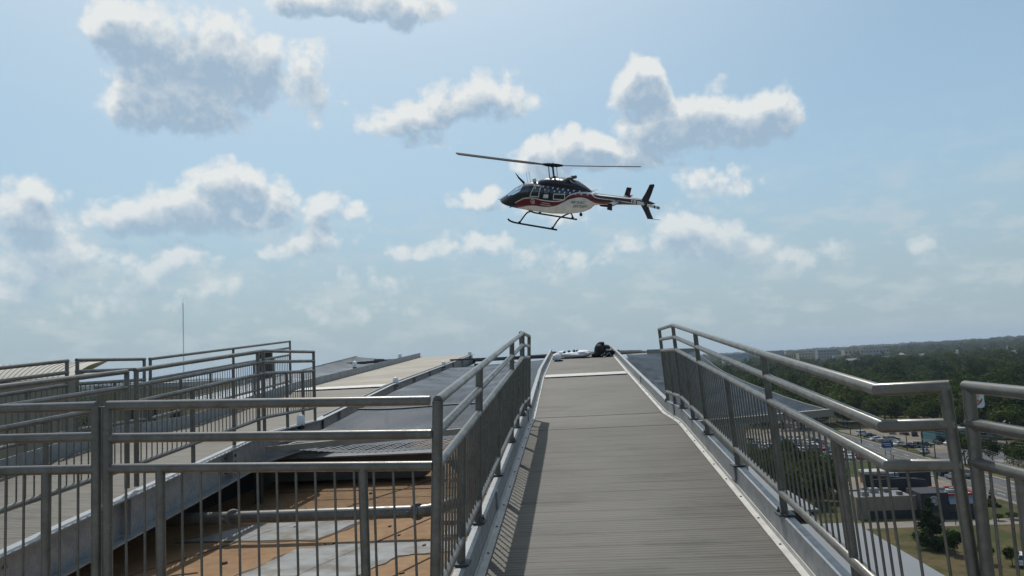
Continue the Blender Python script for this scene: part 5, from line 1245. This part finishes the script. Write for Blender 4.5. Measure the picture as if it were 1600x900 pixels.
# distant woodland
rr_ = np.random.default_rng(5)
d = 330.
BLD = [(o.location.x, o.location.y) for o in col.objects if o.get('category') == 'building' and o.location.y > 500]
while d < 7500:
    sp = 11+.0125*d; az = R(-50)
    while az < R(46):
        x, y = d*math.sin(az)+rr_.uniform(-.4, .4)*sp, d*math.cos(az)+rr_.uniform(-.4, .4)*sp
        inside = y < 1050 and .11*y < x < .85*y+40
        clear = inside or (218 < x < 280 and 825 < y < 915)
        clear = clear or (540 < x < 800 and 1120 < y < 1300) or (-120 < x < -10 and y < 420 and y < 400)
        if not clear:
            for bx, by in BLD:
                if abs(x-bx) < 32 and -30 < y-by < 22: clear = True; break
        if not clear and rr_.random() < .92: far.append((x, y, (sp/12.5)**.75*rr_.uniform(.55, 1.2)*.9))
        az += sp/d
    d += sp*.95
far = np.array(far)
def wood(points):
    me = bpy.data.meshes.new('woodland'); me.vertices.add(len(points))
    co = np.array([(x, y, gz(x, y)-.4) for x, y, s in points], np.float32); me.vertices.foreach_set('co', co.ravel())
    a1 = me.attributes.new('size', 'FLOAT', 'POINT'); a1.data.foreach_set('value', points[:, 2].astype(np.float32))
    a2 = me.attributes.new('pick', 'INT', 'POINT'); a2.data.foreach_set('value', rr_.integers(0, 4, len(points)).astype(np.int32))
    a3 = me.attributes.new('turn', 'FLOAT', 'POINT'); a3.data.foreach_set('value', (rr_.random(len(points))*6.28).astype(np.float32))
    a4 = me.attributes.new('tall', 'FLOAT', 'POINT'); sz = points[:, 2]; a4.data.foreach_set('value', (np.minimum(sz, 1.1)/sz*rr_.choice([.6, .75, .85, .95, 1.05, 1.35], len(points))).astype(np.float32))
    o = link('woodland', me); tag(o, kind='stuff')
    ng = bpy.data.node_groups.new('woodland', 'GeometryNodeTree'); ng.interface.new_socket('Geometry', in_out='INPUT', socket_type='NodeSocketGeometry'); ng.interface.new_socket('Geometry', in_out='OUTPUT', socket_type='NodeSocketGeometry')
    N = ng.nodes; L = ng.links; gi_, go_ = N.new('NodeGroupInput'), N.new('NodeGroupOutput'); j = N.new('GeometryNodeJoinGeometry')
    def attr(nm, ty):
        nd = N.new('GeometryNodeInputNamedAttribute'); nd.data_type = ty; nd.inputs[0].default_value = nm; return nd.outputs[0]
    size, pick, turn = attr('size', 'FLOAT'), attr('pick', 'INT'), attr('turn', 'FLOAT')
    for i in range(4):
        vo = bpy.data.objects.new('woodland_tree', crown_mesh('woodland_tree', leaf_cloud(500+i, 14, 5.8, .8, 15, 46, 1.35), M['leaf']))
        oi = N.new('GeometryNodeObjectInfo'); oi.inputs[0].default_value = vo
        cm = N.new('FunctionNodeCompare'); cm.data_type = 'INT'; cm.operation = 'EQUAL'; L.new(pick, cm.inputs[2]); cm.inputs[3].default_value = i
        ip = N.new('GeometryNodeInstanceOnPoints'); L.new(gi_.outputs[0], ip.inputs['Points']); L.new(cm.outputs[0], ip.inputs['Selection']); L.new(oi.outputs['Geometry'], ip.inputs['Instance'])
        cx = N.new('ShaderNodeCombineXYZ'); L.new(turn, cx.inputs[2]); L.new(cx.outputs[0], ip.inputs['Rotation']); sv = N.new('ShaderNodeCombineXYZ'); mn = N.new('ShaderNodeMath'); mn.operation = 'MULTIPLY'; L.new(size, mn.inputs[0]); L.new(attr('tall', 'FLOAT'), mn.inputs[1]); L.new(size, sv.inputs[0]); L.new(size, sv.inputs[1]); L.new(mn.outputs[0], sv.inputs[2]); L.new(sv.outputs[0], ip.inputs['Scale'])
        L.new(ip.outputs[0], j.inputs[0])
    L.new(j.outputs[0], go_.inputs[0]); md = o.modifiers.new('woodland', 'NODES'); md.node_group = ng
    return o
wood(far)

# ------------------------------------------------------------------ haze
HAZE = 8.5e-5
hm = bpy.data.materials.new('haze'); hm.use_nodes = True; t = hm.node_tree; t.nodes.clear()
o_ = t.nodes.new('ShaderNodeOutputMaterial'); pv = t.nodes.new('ShaderNodeVolumePrincipled'); pv.inputs['Color'].default_value = (.72, .85, 1, 1); pv.inputs['Density'].default_value = HAZE; pv.inputs['Anisotropy'].default_value = .2
t.links.new(pv.outputs[0], o_.inputs['Volume'])
b = MB(); b.box((0, 0, (100+GZ-1.5)/2), (38000, 38000, 100-(GZ-1.5))); hz_ = b.build('haze', hm); tag(hz_, kind='stuff')
